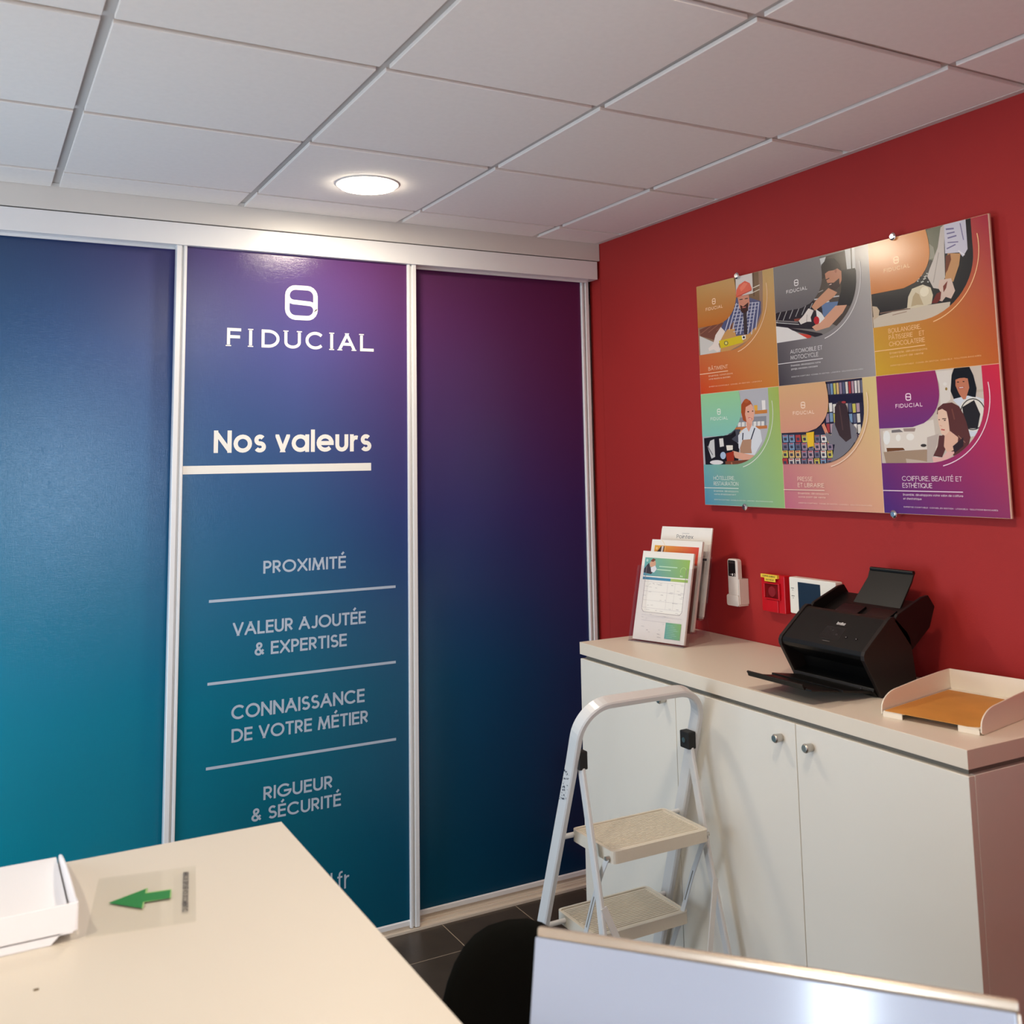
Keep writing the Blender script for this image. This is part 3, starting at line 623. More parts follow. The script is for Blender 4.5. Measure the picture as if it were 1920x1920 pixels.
(4,(230, 225, 220),[(171.5,163.2),(193.4,162.8),(194.7,185),(173.5,185.1)]),
(4,(60, 60, 80),[(176,171.5),(187.7,171.3),(188.5,180),(177.6,180.3)]),
(4,(180, 50, 50),[(174.2,167.2),(189.5,167.2),(189.6,164.7),(174.2,164.8)]),
(4,(215, 180, 120),[(197.7,164),(219.3,163.6),(220.5,185.7),(199.7,185.7)]),
(4,(60, 60, 80),[(202.1,172.3),(213.6,172),(214.4,180.7),(203.6,180.9)]),
(4,(180, 50, 50),[(200.3,168),(215.5,167.9),(215.5,165.5),(200.4,165.6)]),
(4,(110, 110, 130),[(3.9,183.2),(27.9,182.6),(29.5,205.9),(6.3,206)]),
(4,(60, 60, 80),[(8.9,191.8),(21.7,191.5),(22.7,200.6),(10.7,201)]),
(4,(180, 50, 50),[(6.9,187.4),(23.7,187.2),(23.7,184.6),(6.9,184.8)]),
(4,(120, 150, 180),[(32.6,183.9),(56.3,183.3),(57.8,206.4),(35,206.5)]),
(4,(60, 60, 80),[(37.5,192.4),(50.2,192.2),(51.1,201.2),(39.3,201.5)]),
(4,(180, 50, 50),[(35.6,188),(52.1,187.8),(52.1,185.3),(35.6,185.5)]),
(4,(90, 95, 120),[(60.9,184.5),(84.2,184),(85.6,206.9),(63.2,207)]),
(4,(60, 60, 80),[(65.7,193.1),(78.2,192.8),(79.1,201.7),(67.4,202.1)]),
(4,(180, 50, 50),[(63.8,188.7),(80.1,188.5),(80.1,186),(63.8,186.1)]),
(4,(150, 130, 150),[(88.7,185.2),(111.7,184.6),(113.1,207.4),(91,207.5)]),
(4,(60, 60, 80),[(93.5,193.7),(105.7,193.4),(106.6,202.3),(95.1,202.6)]),
(4,(180, 50, 50),[(91.6,189.3),(107.6,189.1),(107.6,186.6),(91.6,186.8)]),
(4,(110, 110, 130),[(116.1,185.9),(138.7,185.3),(140.1,207.8),(118.3,208)]),
(4,(60, 60, 80),[(120.8,194.3),(132.9,194),(133.7,202.8),(122.4,203.1)]),
(4,(180, 50, 50),[(118.9,189.9),(134.8,189.7),(134.8,187.3),(119,187.4)]),
(4,(180, 150, 160),[(143.1,186.5),(165.4,185.9),(166.7,208.3),(145.3,208.5)]),
(4,(60, 60, 80),[(147.7,194.8),(159.6,194.5),(160.5,203.3),(149.3,203.6)]),
(4,(180, 50, 50),[(145.9,190.5),(161.5,190.4),(161.5,187.9),(145.9,188.1)]),
(4,(205, 195, 190),[(169.7,187.1),(191.7,186.6),(192.9,208.8),(171.8,209)]),
(4,(60, 60, 80),[(174.3,195.4),(186,195.1),(186.8,203.8),(175.8,204.1)]),
(4,(180, 50, 50),[(172.4,191.2),(187.8,191),(187.8,188.5),(172.5,188.7)]),
(4,(150, 130, 150),[(195.9,187.8),(217.5,187.2),(218.8,209.3),(198,209.4)]),
(4,(60, 60, 80),[(200.4,196),(211.9,195.7),(212.7,204.3),(201.9,204.6)]),
(4,(180, 50, 50),[(198.6,191.8),(213.7,191.6),(213.7,189.1),(198.6,189.3)]),
(4,(200, 190, 90),[(2.1,208.2),(26.2,207.5),(27.7,230.7),(4.6,231)]),
(4,(60, 60, 80),[(7.2,216.8),(20,216.5),(20.9,225.5),(8.9,225.9)]),
(4,(180, 50, 50),[(5.2,212.4),(22,212.1),(22,209.5),(5.2,209.8)]),
(4,(215, 180, 120),[(30.9,208.7),(54.5,208),(56,231),(33.2,231.3)]),
(4,(60, 60, 80),[(35.8,217.3),(48.4,216.9),(49.4,225.9),(37.5,226.3)]),
(4,(180, 50, 50),[(33.8,212.8),(50.4,212.6),(50.4,210),(33.8,210.3)]),
(4,(215, 180, 120),[(59.1,209.2),(82.4,208.5),(83.9,231.3),(61.4,231.6)]),
(4,(60, 60, 80),[(64,217.7),(76.4,217.3),(77.3,226.2),(65.7,226.6)]),
(4,(180, 50, 50),[(62,213.3),(78.3,213),(78.4,210.5),(62.1,210.8)]),
(4,(150, 130, 150),[(87,209.7),(109.9,209),(111.3,231.6),(89.2,231.9)]),
(4,(60, 60, 80),[(91.7,218.1),(104,217.7),(104.9,226.6),(93.4,227)]),
(4,(180, 50, 50),[(89.8,213.7),(105.9,213.5),(105.9,211),(89.8,211.2)]),
(4,(180, 150, 160),[(114.4,210.1),(137,209.4),(138.4,231.9),(116.6,232.2)]),
(4,(60, 60, 80),[(119.1,218.5),(131.1,218.1),(132,226.9),(120.7,227.3)]),
(4,(180, 50, 50),[(117.2,214.2),(133,213.9),(133,211.4),(117.2,211.7)]),
(4,(110, 110, 130),[(141.4,210.6),(163.7,209.9),(165,232.2),(143.5,232.5)]),
(4,(60, 60, 80),[(146,218.9),(157.9,218.5),(158.7,227.3),(147.6,227.7)]),
(4,(180, 50, 50),[(144.2,214.6),(159.7,214.3),(159.8,211.9),(144.2,212.2)]),
(4,(220, 215, 205),[(168,211.1),(189.9,210.4),(191.2,232.5),(170.1,232.8)]),
(4,(60, 60, 80),[(172.5,219.3),(184.2,218.9),(185,227.6),(174.1,228)]),
(4,(180, 50, 50),[(170.7,215),(186.1,214.8),(186.1,212.3),(170.7,212.6)]),
(4,(200, 190, 90),[(194.2,211.5),(215.8,210.8),(217,232.8),(196.2,233.1)]),
(4,(60, 60, 80),[(198.6,219.7),(210.2,219.3),(211,227.9),(200.2,228.3)]),
(4,(180, 50, 50),[(196.9,215.5),(212,215.2),(212,212.8),(196.9,213)]),
(4,(170, 60, 60),[(0.4,233.2),(24.4,232.4),(26,255.5),(2.8,256)]),
(4,(60, 60, 80),[(5.4,241.8),(18.2,241.3),(19.2,250.4),(7.2,250.9)]),
(4,(180, 50, 50),[(3.4,237.4),(20.2,237),(20.2,234.4),(3.4,234.8)]),
(4,(205, 195, 190),[(29.1,233.5),(52.8,232.7),(54.3,255.6),(31.5,256.1)]),
(4,(60, 60, 80),[(34.1,242),(46.7,241.6),(47.6,250.6),(35.8,251.1)]),
(4,(180, 50, 50),[(32.1,237.7),(48.6,237.2),(48.6,234.7),(32.1,235.1)]),
(4,(205, 195, 190),[(57.4,233.8),(80.7,233),(82.2,255.8),(59.7,256.2)]),
(4,(60, 60, 80),[(62.2,242.3),(74.7,241.8),(75.6,250.7),(63.9,251.2)]),
(4,(180, 50, 50),[(60.3,237.9),(76.6,237.5),(76.6,235),(60.3,235.4)]),
(4,(110, 110, 130),[(85.2,234.1),(108.2,233.2),(109.6,255.9),(87.5,256.3)]),
(4,(60, 60, 80),[(90,242.5),(102.2,242),(103.1,250.9),(91.7,251.4)]),
(4,(180, 50, 50),[(88.1,238.2),(104.1,237.8),(104.2,235.3),(88.1,235.7)]),
(4,(180, 150, 160),[(112.6,234.4),(135.3,233.5),(136.6,256),(114.8,256.5)]),
(4,(60, 60, 80),[(117.3,242.7),(129.4,242.3),(130.3,251),(119,251.5)]),
(4,(180, 50, 50),[(115.5,238.4),(131.3,238),(131.3,235.6),(115.5,235.9)]),
(4,(200, 190, 90),[(139.6,234.7),(161.9,233.8),(163.2,256.1),(141.8,256.6)]),
(4,(60, 60, 80),[(144.3,242.9),(156.1,242.5),(157,251.2),(145.9,251.7)]),
(4,(180, 50, 50),[(142.4,238.7),(158,238.3),(158,235.8),(142.4,236.2)]),
(4,(120, 150, 180),[(166.2,235),(188.2,234.1),(189.5,256.2),(168.3,256.7)]),
(4,(60, 60, 80),[(170.8,243.1),(182.5,242.7),(183.3,251.3),(172.3,251.8)]),
(4,(180, 50, 50),[(169,238.9),(184.3,238.5),(184.3,236.1),(169,236.5)]),
(4,(110, 110, 130),[(192.4,235.2),(214.1,234.4),(215.3,256.3),(194.5,256.8)]),
(4,(60, 60, 80),[(196.9,243.3),(208.4,242.9),(209.2,251.5),(198.4,252)]),
(4,(180, 50, 50),[(195.1,239.2),(210.2,238.8),(210.3,236.4),(195.2,236.7)]),
(4,(236, 190, 40),[(117.1,156),(143.6,154.1),(141.3,196.6),(117.8,198.9)]),
(4,(215, 140, 110),[(178.5,132.1),(189.8,127.1),(205.5,160.2),(194.3,165.3)]),
(4,(120, 118, 126),[(221.8,133.8),(240.6,121.1),(289.3,123.3),(314.7,148),(315.9,176.8),(290,205),(258.9,252),(209.6,251.8),(228.1,193.1),(206.7,192.6),(190.7,165.2),(195.1,154.4),(215.9,165.9)]),
(4,(60, 42, 42),[(232.5,134.2),(235.7,80.6),(251.9,63.2),(272.9,64.5),(283.6,83.2),(290.8,126),(293.9,176.2),(272.4,186.7),(247.7,166.9)]),
(4,(170, 60, 60),[(281.6,68.5),(278.8,70.9),(272.3,71.6),(266,70.2),(263.6,67.4),(266.4,64.9),(272.9,64.2),(279.2,65.7)]),
(4,(84, 60, 56),[(252,76.4),(260.5,151.6),(265.3,151.2),(256.9,76.1)]),
(5,(206, 192, 178),[(-0.4,-16.3),(374.2,-4.3),(351.7,266.1),(2.8,278.1)]),
(5,(222, 214, 205),[(197.1,3.4),(256.3,3.7),(244.3,84),(212,101.2),(214.2,38.7)]),
(5,(196, 180, 162),[(324.4,69.1),(348,68.4),(347.7,61.5),(324.1,62.2)]),
(5,(150, 120, 60),[(238.1,53.7),(236.7,56.7),(233.8,57.7),(231.2,56.3),(230.3,53.2),(231.7,50.2),(234.5,49.1),(237.2,50.6)]),
(5,(230, 225, 218),[(237.2,40.5),(235.1,43.7),(230.7,44.8),(226.4,43.1),(224.9,39.5),(227,36.3),(231.5,35.2),(235.7,37)]),
(5,(226, 216, 204),[(11.9,159.1),(186.6,133.7),(194.5,249.2),(17.4,252.9)]),
(5,(120, 112, 112),[(43.7,157.6),(71.8,156.1),(83.5,164),(43.1,165.2)]),
(5,(160, 140, 130),[(84.2,154.1),(126.5,154.4),(122.7,164.1),(86.6,162.9)]),
(5,(236, 236, 232),[(37.3,178.9),(35.4,187.4),(31.4,194.1),(26.1,197.8),(20.5,197.7),(15.7,193.7),(12.7,186.8),(12.1,178.2),(14,169.6),(18,162.9),(23.4,159.2),(29,159.4),(33.8,163.4),(36.8,170.3)]),
(5,(240, 236, 228),[(73.9,179.9),(72.8,184.2),(70.1,187.6),(66.5,189.5),(62.6,189.4),(59.3,187.3),(57.2,183.8),(56.7,179.4),(57.9,175.1),(60.5,171.7),(64.2,169.9),(68,170),(71.3,172),(73.4,175.6)]),
(5,(240, 236, 228),[(120.1,178.8),(118.4,183),(114.4,186.3),(108.9,188.1),(102.8,187.9),(97.6,185.9),(94,182.3),(93,178),(94.7,173.7),(98.8,170.4),(104.4,168.7),(110.4,168.9),(115.6,170.9),(119.1,174.5)]),
(5,(166, 140, 116),[(10.5,218.7),(162.9,213.9),(162.8,251.3),(17.4,252.9)]),
(5,(196, 178, 160),[(86.8,238.5),(137.1,243.9),(177.2,251.4),(88.8,250.9)]),
(5,(112, 68, 32),[(21.6,207.5),(80,208.2),(86.2,215),(23.3,218.2)]),
(5,(60, 52, 46),[(159.1,203.4),(157,206),(151.9,207.4),(145.8,207.3),(140.9,205.6),(139.2,203),(141.3,200.5),(146.4,199),(152.6,199.1),(157.4,200.8)]),
(5,(190, 175, 165),[(162.6,181.2),(200.6,172.7),(177.4,249),(157.2,248.9)]),
(5,(212, 218, 228),[(252.5,84.5),(272.4,76.3),(312.8,76.5),(345.9,87.9),(341.1,177.2),(293.2,185),(272.8,104.6)]),
(5,(24, 22, 25),[(263.7,-1.6),(308.6,-2.2),(319.8,23.4),(326.9,58.9),(321.5,82.9),(299.5,75.7),(255.5,81.8),(247.3,60.3),(253.8,17.9)]),
(5,(196, 122, 92),[(265.4,28.3),(302.1,27.8),(305.2,55),(292,84.6),(283.9,85.2),(273,69.2),(263.8,47.2)]),
(5,(24, 22, 25),[(261.6,6.6),(307.9,5.9),(305.8,31.6),(284.6,26.3),(262.3,31.7)]),
(5,(40, 26, 24),[(275.8,38.2),(273.9,39.3),(270.4,39),(268.7,37.6),(270.6,36.5),(274.1,36.8)]),
(5,(40, 26, 24),[(292.6,38.1),(290.8,39.2),(287.3,38.9),(285.6,37.5),(287.5,36.4),(291,36.7)]),
(5,(170, 55, 60),[(273,55.9),(289.3,55.5),(289.1,51.2),(272.8,51.7)]),
(5,(245, 240, 236),[(274.9,54.4),(287.4,54.2),(287.3,52.3),(274.8,52.5)]),
(5,(226, 224, 218),[(351.7,127.3),(349.4,138.7),(344.4,149.3),(337,158.3),(327.8,165.1),(317.4,169.2),(306.4,170.3),(295.5,168.4),(285.6,163.5),(277.3,156),(271.2,146.3),(267.7,135.1),(267.2,123.1),(269.7,111.4),(274.9,100.6),(282.5,91.5),(292,84.8),(302.7,80.9),(313.8,80.1),(324.5,82.3),(334.3,87.5),(342.3,95.1),(348.1,104.7),(351.3,115.7)]),
(5,(60, 56, 54),[(348.1,127.1),(346,137.7),(341.4,147.5),(334.7,155.7),(326.3,162),(316.7,165.8),(306.6,166.9),(296.8,165.1),(287.7,160.6),(280.1,153.6),(274.6,144.6),(271.5,134.3),(271,123.3),(273.3,112.5),(278,102.5),(285,94.2),(293.7,88),(303.4,84.4),(313.5,83.6),(323.3,85.6),(332.2,90.3),(339.5,97.4),(344.8,106.3),(347.7,116.4)]),
(5,(228, 222, 210),[(345,127),(343,136.9),(338.8,146),(332.6,153.7),(324.9,159.6),(316.1,163.1),(306.9,164.1),(297.8,162.4),(289.5,158.2),(282.6,151.7),(277.5,143.4),(274.7,133.7),(274.3,123.5),(276.3,113.4),(280.7,104.1),(287.1,96.3),(295.1,90.5),(304,87.1),(313.3,86.4),(322.3,88.2),(330.4,92.6),(337.1,99.2),(342,107.5),(344.7,117)]),
(5,(38, 32, 32),[(279.6,105),(317.1,88.5),(332.3,126.3),(321.5,162.8),(292.4,161.7),(281.7,128.5)]),
(5,(94, 50, 45),[(199.2,119.8),(203.4,103.2),(221.2,92.1),(249.2,90.9),(270.3,102.1),(282.1,123.9),(288.6,142.9),(298.5,185.2),(291.7,203.5),(268.5,224),(243.2,233.1),(223.2,206.7),(206.8,236.2),(178.7,232.2),(195.1,206.1),(201.6,177.6),(211.5,177.9),(229.4,164.2),(231.7,135.7),(207.7,120.2)]),
(5,(226, 180, 156),[(220.3,173.4),(237.6,166.8),(260.9,184.1),(255.9,212.1),(224.5,225.7),(214.8,206.6)]),
(5,(228, 180, 170),[(177.4,249),(175.7,234.6),(206.7,237.4),(224.8,221),(249.7,221.4),(237.7,233),(205.6,251.6)]),
(5,(232, 196, 172),[(203.4,110.4),(217.3,106.3),(230.7,114.2),(234.5,135.8),(236.2,166.8),(219.9,178.6),(209.6,173.5),(203.1,148.8),(201.1,131.9)]),
(5,(70, 45, 38),[(215.1,134.2),(227.7,134.3),(227.8,132),(215.2,131.9)]),
(5,(70, 45, 38),[(203.2,135.6),(207.4,136.7),(208.3,134.5),(204.1,133.3)]),
(5,(60, 34, 30),[(227.1,137.4),(225.1,138.8),(221.1,138.6),(219.3,137.1),(221.4,135.7),(225.3,135.9)]),
(5,(185, 75, 70),[(209.6,163.2),(220.7,165),(221.5,161.8),(210.4,159.9)]),
(5,(215, 160, 140),[(206.2,151.1),(213,153.7),(214,152),(207.2,149.3)]),
(5,(120, 70, 58),[(246,108.3),(251.9,137),(255.7,136.4),(249.8,107.7)]),
(5,(150, 110, 90),[(260.2,180.2),(280.3,199.4),(282.4,197.8),(262.3,178.6)]),
(5,(50, 30, 32),[(242.6,207.1),(277.1,184.5),(275.2,207.8),(246.5,226)])]
# ------------------------------------------------------------------ the room
XL, YB, YC = -3.62, -6.6, .68
structure(boxo('floor', XL-.1, .2, YB-.1, YC+.1, -.08, -.0012, GROUT))
floor = bpy.data.objects['floor']
bm = bmesh.new(); box(bm, .0017, .2983, .0017, .5983, -.008, 0)
fm = finish('tile', bm, FTILE, floor, bevel=.0012, segs=1)
for i in range(-1, 12):
    for j in range(6):
        c = fm
        if (i, j) != (-1, 0): c = fm.copy(); COL.objects.link(c)
        c.location = (-.16-.3*(i+1), -.21-.6*j, 0)
        c.scale = (.16/.3 if i < 0 else 1, 1, 1)
boxo('tile_field', XL, 0, YB, -3.212, -.0012, 0, FTILE, floor)

# ceiling: exposed grid with dropped tiles
ceil = structure(boxo('ceiling', XL-.1, .2, YB-.1, YC+.1, H+.004, H+.09, GRID))
def ctile(sx, sy):
    bm = bmesh.new(); box(bm, -sx/2, sx/2, -sy/2, sy/2, H-.007, H+.004)
    return finish('ceiling_tile', bm, TILE, ceil, bevel=.0012, segs=1)
GX0, GY0 = -.3201, -.1929
cache = {}
random.seed(3)
xs = [0, GX0]+[GX0-.6*i for i in range(1, 7)]; xs = [x for x in xs if x > XL]+[XL]
ys = [0, GY0]+[GY0-.6*i for i in range(1, 12)]; ys = [y for y in ys if y > YB]+[YB]
for i in range(len(xs)-1):
    for j in range(len(ys)-1):
        x1, x0, y1, y0 = xs[i], xs[i+1], ys[j], ys[j+1]
        gx1 = .012 if i else .014; gy1 = .011 if j else .004
        sx = (x1-x0)-gx1-.012; sy = (y1-y0)-gy1-.011
        if sx < .03 or sy < .03: continue
        k = (round(sx, 4), round(sy, 4))
        if k not in cache: cache[k] = ctile(sx, sy); c = cache[k]
        else: c = cache[k].copy(); COL.objects.link(c)
        c.location = ((x1-gx1+x0+.012)/2, (y1-gy1+y0+.011)/2, random.uniform(-.0015, .0012))

# red wall, its return behind the fascia, and the other walls
wr = structure(boxo('wall_right', 0, .12, YB, -.0012, 0, H+.02, RED))
boxo('return_panel', .0008, .12, .0012, .084, 0, H, RED, wr)
boxo('closet_side', .12, .2, 0, YC, 0, H, WALLW, wr)
structure(boxo('trim_1', -.022, 0, YB, -.0, H-.008, H+.003, WHITE))            # wall angle under the ceiling edge
structure(boxo('trim_2', XL, -.022, -.016, 0, H-.005, H+.003, WHITE))
bm = bmesh.new()
op = [(-1.5, -.2, .05, 2.12), (-4.42, -4.16, .8, 2.1)]
for y0, y1 in ((YB, -4.42), (-4.16, -1.5), (-.2, YC)): box(bm, XL-.2, XL, y0, y1, -.01, H+.02)
for y0, y1, z0, z1 in op: box(bm, XL-.2, XL, y0, y1, -.01, z0); box(bm, XL-.2, XL, y0, y1, z1, H+.02)
structure(finish('wall_left', bm, WALLW))
for n_, (y0, y1, z0, z1) in zip((2, 3), op):
    wn = structure(boxo('window_%d' % n_, XL-.06, XL-.054, y0, y1, z0, z1, GLASS)); bm = bmesh.new(); t = .04
    box(bm, XL-.09, XL-.02, y0, y1, z0, z0+t); box(bm, XL-.09, XL-.02, y0, y1, z1-t, z1)
    for y in (y0, y1-t): box(bm, XL-.09, XL-.02, y, y+t, z0+t, z1-t)
    finish('window_frame', bm, WHITE, wn, bevel=.003)
structure(boxo('wall_far', XL, .12, YC-.02, YC+.1, 0, H+.02, WALLW))
structure(boxo('wall_light_block', -1.22, 0, -3.30, -3.18, 0, H+.02, RED))     # unseen red wall added beyond the right edge, blocks window light, bounces red
bm = bmesh.new()
wx0, wx1, wz0, wz1 = -2.15, -1.1, .95, 2.15
box(bm, XL, wx0, YB-.12, YB, 0, H+.02); box(bm, wx1, 0, YB-.12, YB, 0, H+.02)
box(bm, wx0, wx1, YB-.12, YB, 0, wz0); box(bm, wx0, wx1, YB-.12, YB, wz1, H+.02)
structure(finish('wall_back', bm, WALLW))
win = structure(boxo('window_1', wx0, wx1, YB-.05, YB-.044, wz0, wz1, GLASS))
bm = bmesh.new(); t = .05
box(bm, wx0, wx1, YB-.08, YB-.02, wz0, wz0+t); box(bm, wx0, wx1, YB-.08, YB-.02, wz1-t, wz1)
for x in (wx0, (wx0+wx1)/2-t/2, wx1-t): box(bm, x, x+t, YB-.08, YB-.02, wz0+t, wz1-t)
finish('window_frame', bm, WHITE, win, bevel=.004)

# fascia above the closet, in two boards, and the sliding track under it
fa = structure(boxo('trim_3', XL, -.0008, 0, .16, 2.4925, H+.0, WHITE, bevel=.0015))
structure(boxo('trim_4', XL, -.012, .002, .15, 2.4125, 2.489, ALU, bevel=.0015))
hd = bpy.data.objects['trim_4']
boxo('track_lip', XL, -.04, .048, .053, 2.404, 2.4125, ALU, hd)
boxo('track_lip', XL, -.03, .098, .103, 2.404, 2.4125, ALU, hd)
bt = structure(boxo('trim_5', XL, -.001, -.001, .112, 0, .0035, TRACK))
for y0, y1, h in ((-.001, .004, .008), (.027, .031, .012), (.053, .060, .008), (.079, .083, .012), (.106, .112, .008)):
    boxo('track_ridge', XL, -.02, y0, y1, .0035, h, TRACK, bt)
structure(boxo('trim_6', -.005, .031, .125, .175, 0, 2.325, ALU))

def door(name, x0, x1, yf):
    """sliding door: laminate panel between two ridged aluminium stiles; yf is the front of the stiles"""
    root = structure(boxo(name, x0+.006, x1-.006, yf+.012, yf+.022, .03, 2.46, DOORM))
    for a, s in ((x0, 1), (x1, -1)):
        bm = bmesh.new()
        # plan outline of the stile: a narrow ridge outside, a groove, a broad rounded ridge inside
        o = [(0, .03), (0, .002), (.002, 0), (.016, 0), (.018, .003), (.018, .011), (.025, .011), (.025, .004), (.027, .001), (.034, .001), (.036, .004), (.036, .030)]
        if a == x1 or True: pass
        pts = [(a+s*u, yf+v) for u, v in o]
        if s < 0: pts = pts[::-1]
        prism(bm, pts, 'z', .008, 2.455)
        finish('stile', bm, ALU, root)
    bm = bmesh.new(); prism(bm, [(yf+.008, .016), (yf+.008, .03), (yf+.011, .034), (yf+.024, .034), (yf+.024, .016)], 'x', x0+.036, x1-.036)
    finish('bottom_rail', bm, ALU, root)
    boxo('top_rail', x0+.036, x1-.036, yf+.006, yf+.024, 2.43, 2.455, ALU, root)
    return root
d1 = door('door_1', -2.565, -1.672, .062)
d2 = door('door_2', -1.7319, -.8417, .010)
d3 = door('door_3', -.909, -.0198, .062)
d4 = door('door_4', -3.60, -2.50, .010) if False else door('door_4', -3.40, -2.505, .010)
boxo('closing_strip', XL, -3.40, .02, .05, .004, 2.46, ALU, d4)

YP = .010+.012-.0006
def dp(a, b): return Vector((a, YP, b))
def door_text(name, fn, m=LETTER):
    bm = bmesh.new(); fn(bm); o = finish(name, bm, m, d2)
    return o
# pixel-measured positions were solved on the plane y = .02, the plane of the panel
def wordmark(bm):
    x0, x1, zb, h = -1.5585, -1.0083, 2.0700, .0645
    sp = [('F', -1.5581, -1.5003), ('I', -1.4828, -1.4652), ('D', -1.4369, -1.3688), ('U', -1.3549, -1.2889), ('C', -1.2735, -1.2079), ('I', -1.1865, -1.1674), ('A', -1.1528, -1.0819), ('L', -1.0689, -1.0064)]
    st = .0108
    for ch, a0, a1 in sp:
        gw, sts = GL[ch]
        pad_ = .009 if ch in 'FDUAL' else .009
        for n_, p in enumerate(sts):
            e0, e1 = a0+(pad_ if ch != 'C' else .0054), a1-(0.0075 if ch in 'UA' else .0054)
            q = [((e0+e1)/2-x0 if not gw else e0-x0+a/gw*(e1-e0), b*(h-st)+st/2) for a, b in p]
            pl = lambda a, b: dp(x0+a, zb+b)+Vector((0, -.00003*n_, 0))
            if ch == 'A': diagonal(bm, q, st, pl, Vector((0, -.00001, 0)))
            else: ribbon(bm, q, st, pl)
            if ch in 'FIDUAL':
                for (a, b), (c, d) in ((q[0], q[1]), (q[-1], q[-2])):
                    if ch != 'D' and abs(b-d) > abs(a-c)*.4 and (b < .02 or b > h-.02):
                        zz = .002 if b < h/2 else h-.002
                        ribbon(bm, [(a-.0095, zz), (a+.0095, zz)], .0036, lambda u, v: dp(x0+u, zb+v)+Vector((0, -.00004, 0)))
door_text('wordmark', wordmark)
door_text('emblem', lambda bm: fidlogo(bm, dp, -1.2895, 2.2385, .0605, .0635, .0165, 5))
door_text('heading', lambda bm: text(bm, 'Nos valeurs', dp, -1.5935, -1.0223, 1.699, .077, .19, .17))
def ruleo(x0, x1, z0, z1, m=LETTER):
    door_text('rule', lambda bm: bm.faces.new([bm.verts.new(dp(a, b)) for a, b in ((x0, z0), (x1, z0), (x1, z1), (x0, z1))]), m)
ruleo(-1.694, -1.0224, 1.6282, 1.6562)
LETM = LETTERB
for s, x0, x1, zb, h in (('PROXIMITÉ', -1.418, -1.118, 1.2812, .0435), ('VALEUR AJOUTÉE', -1.5192, -1.0432, 1.0802, .0440), ('& EXPERTISE', -1.445, -1.1144, 1.0075, .0440),
                         ('CONNAISSANCE', -1.520, -1.0473, .8063, .0465), ('DE VOTRE MÉTIER', -1.5182, -1.034, .7324, .0440), ('RIGUEUR', -1.4087, -1.165, .5304, .0430), ('& SÉCURITÉ', -1.4487, -1.1345, .4665, .0420)):
    door_text('lettering', lambda bm: text(bm, s, dp, x0, x1, zb, h, .17, .15), LETM)
for z in (1.2018, .9320, .6610): ruleo(-1.600, -.9275, z-.0046, z+.0046, LETM)
door_text('lettering', lambda bm: text(bm, 'fiducial.fr', dp, -1.385, -1.104, .189, .058, .11, .2), LETM)

# ------------------------------------------------------------------ ceiling lamps
def lamp(x, y, lab, first=None):
    l = bpy.data.lights.new('lamp_light', 'AREA'); l.shape = 'DISK'; l.size = .18; l.energy = LAMP_P; l.color = LAMP_COL; l.spread = PI
    lo = bpy.data.objects.new('lamp_light', l); COL.objects.link(lo); lo.location = (x, y, H-.0205)
    t = thing('ceiling_lamp', lab, 'lamp', (x, y, H), 0, 'round lamps in the ceiling')
    if first:
        for ch in first.children:
            c = ch.copy(); COL.objects.link(c); c.parent = t
        return t
    bm = bmesh.new(); cyl(bm, (0, 0, -.012), (0, 0, -.005), .103, .112, 40); finish('rim', bm, WHITE, t, bevel=.001)
    bm = bmesh.new(); cyl(bm, (0, 0, -.0195), (0, 0, -.011), .090, .096, 40); finish('diffuser', bm, LAMPM, t)
    return t
l1 = lamp(-1.2156, -.4650, 'glowing round flush lamp in the ceiling, in front of the printed doors')
for (x, y), s in (((-1.2156, -2.265), 'round ceiling lamp nearer the camera, outside the top of the frame'), ((-1.2156, -4.065), 'round ceiling lamp behind the camera'), ((-3.0156, -2.265), 'round ceiling lamp above the left part of the counter'), ((-3.0156, -5.265), 'unseen round ceiling lamp added at the back left for bounced light')):  # the back left one is added to raise the light bounced onto the ceiling
    lamp(x, y, s, l1)

# ------------------------------------------------------------------ storage cabinet and its worktop
CX, CY0, CY1 = -.489, -.5485, -2.0465
cabt = thing('storage_cabinet', 'low white cabinet with three flat doors against the red wall', 'cabinet', (CX/2, (CY0+CY1)/2, 0))
def rel(o, t): o.location = o.location-t.location; return o
def cb(name, x0, x1, y0, y1, z0, z1, m, bevel=.001):
    T = cabt.location
    return boxo(name, x0-T.x, x1-T.x, y0-T.y, y1-T.y, z0, z1, m, cabt, bevel)
cb('carcass', CX+.019, -.004, CY1+.0195, CY0-.0195, .0, .988, CAB)
cb('side_panel', CX+.0195, -.004, CY1, CY1+.019, 0, .990, CAB); cb('side_panel', CX+.0195, -.004, CY0-.019, CY0, 0, .990, CAB)
cb('top_riser', CX+.016, -.006, CY1+.012, CY0-.012, .989, 1.0025, GROOVE)
cb('plinth', CX+.012, CX+.019, CY1+.003, CY0-.003, .0, .055, CAB)
T = cabt.location
for a, b, kn in ((CY0, -1.0615, -1.012), (-1.0640, -1.5485, -1.4985), (-1.5510, CY1, -1.6030)):
    dr = cb('door', CX, CX+.0185, b, a, .06, .9895, CAB, .0012)
    bm = bmesh.new()
    cyl(bm, (CX-T.x, kn-T.y, .9455), (CX-.022-T.x, kn-T.y, .9455), .0095, .011, 24)
    cyl(bm, (CX-.022-T.x, kn-T.y, .9455), (CX-.0255-T.x, kn-T.y, .9455), .011, .0085, 24)
    finish('knob', bm, STEEL, dr, bevel=.0006)
wt = thing('worktop', 'thick cream white worktop lying on the low white cabinet', 'worktop', (CX/2, (CY0+CY1)/2, 1.003))
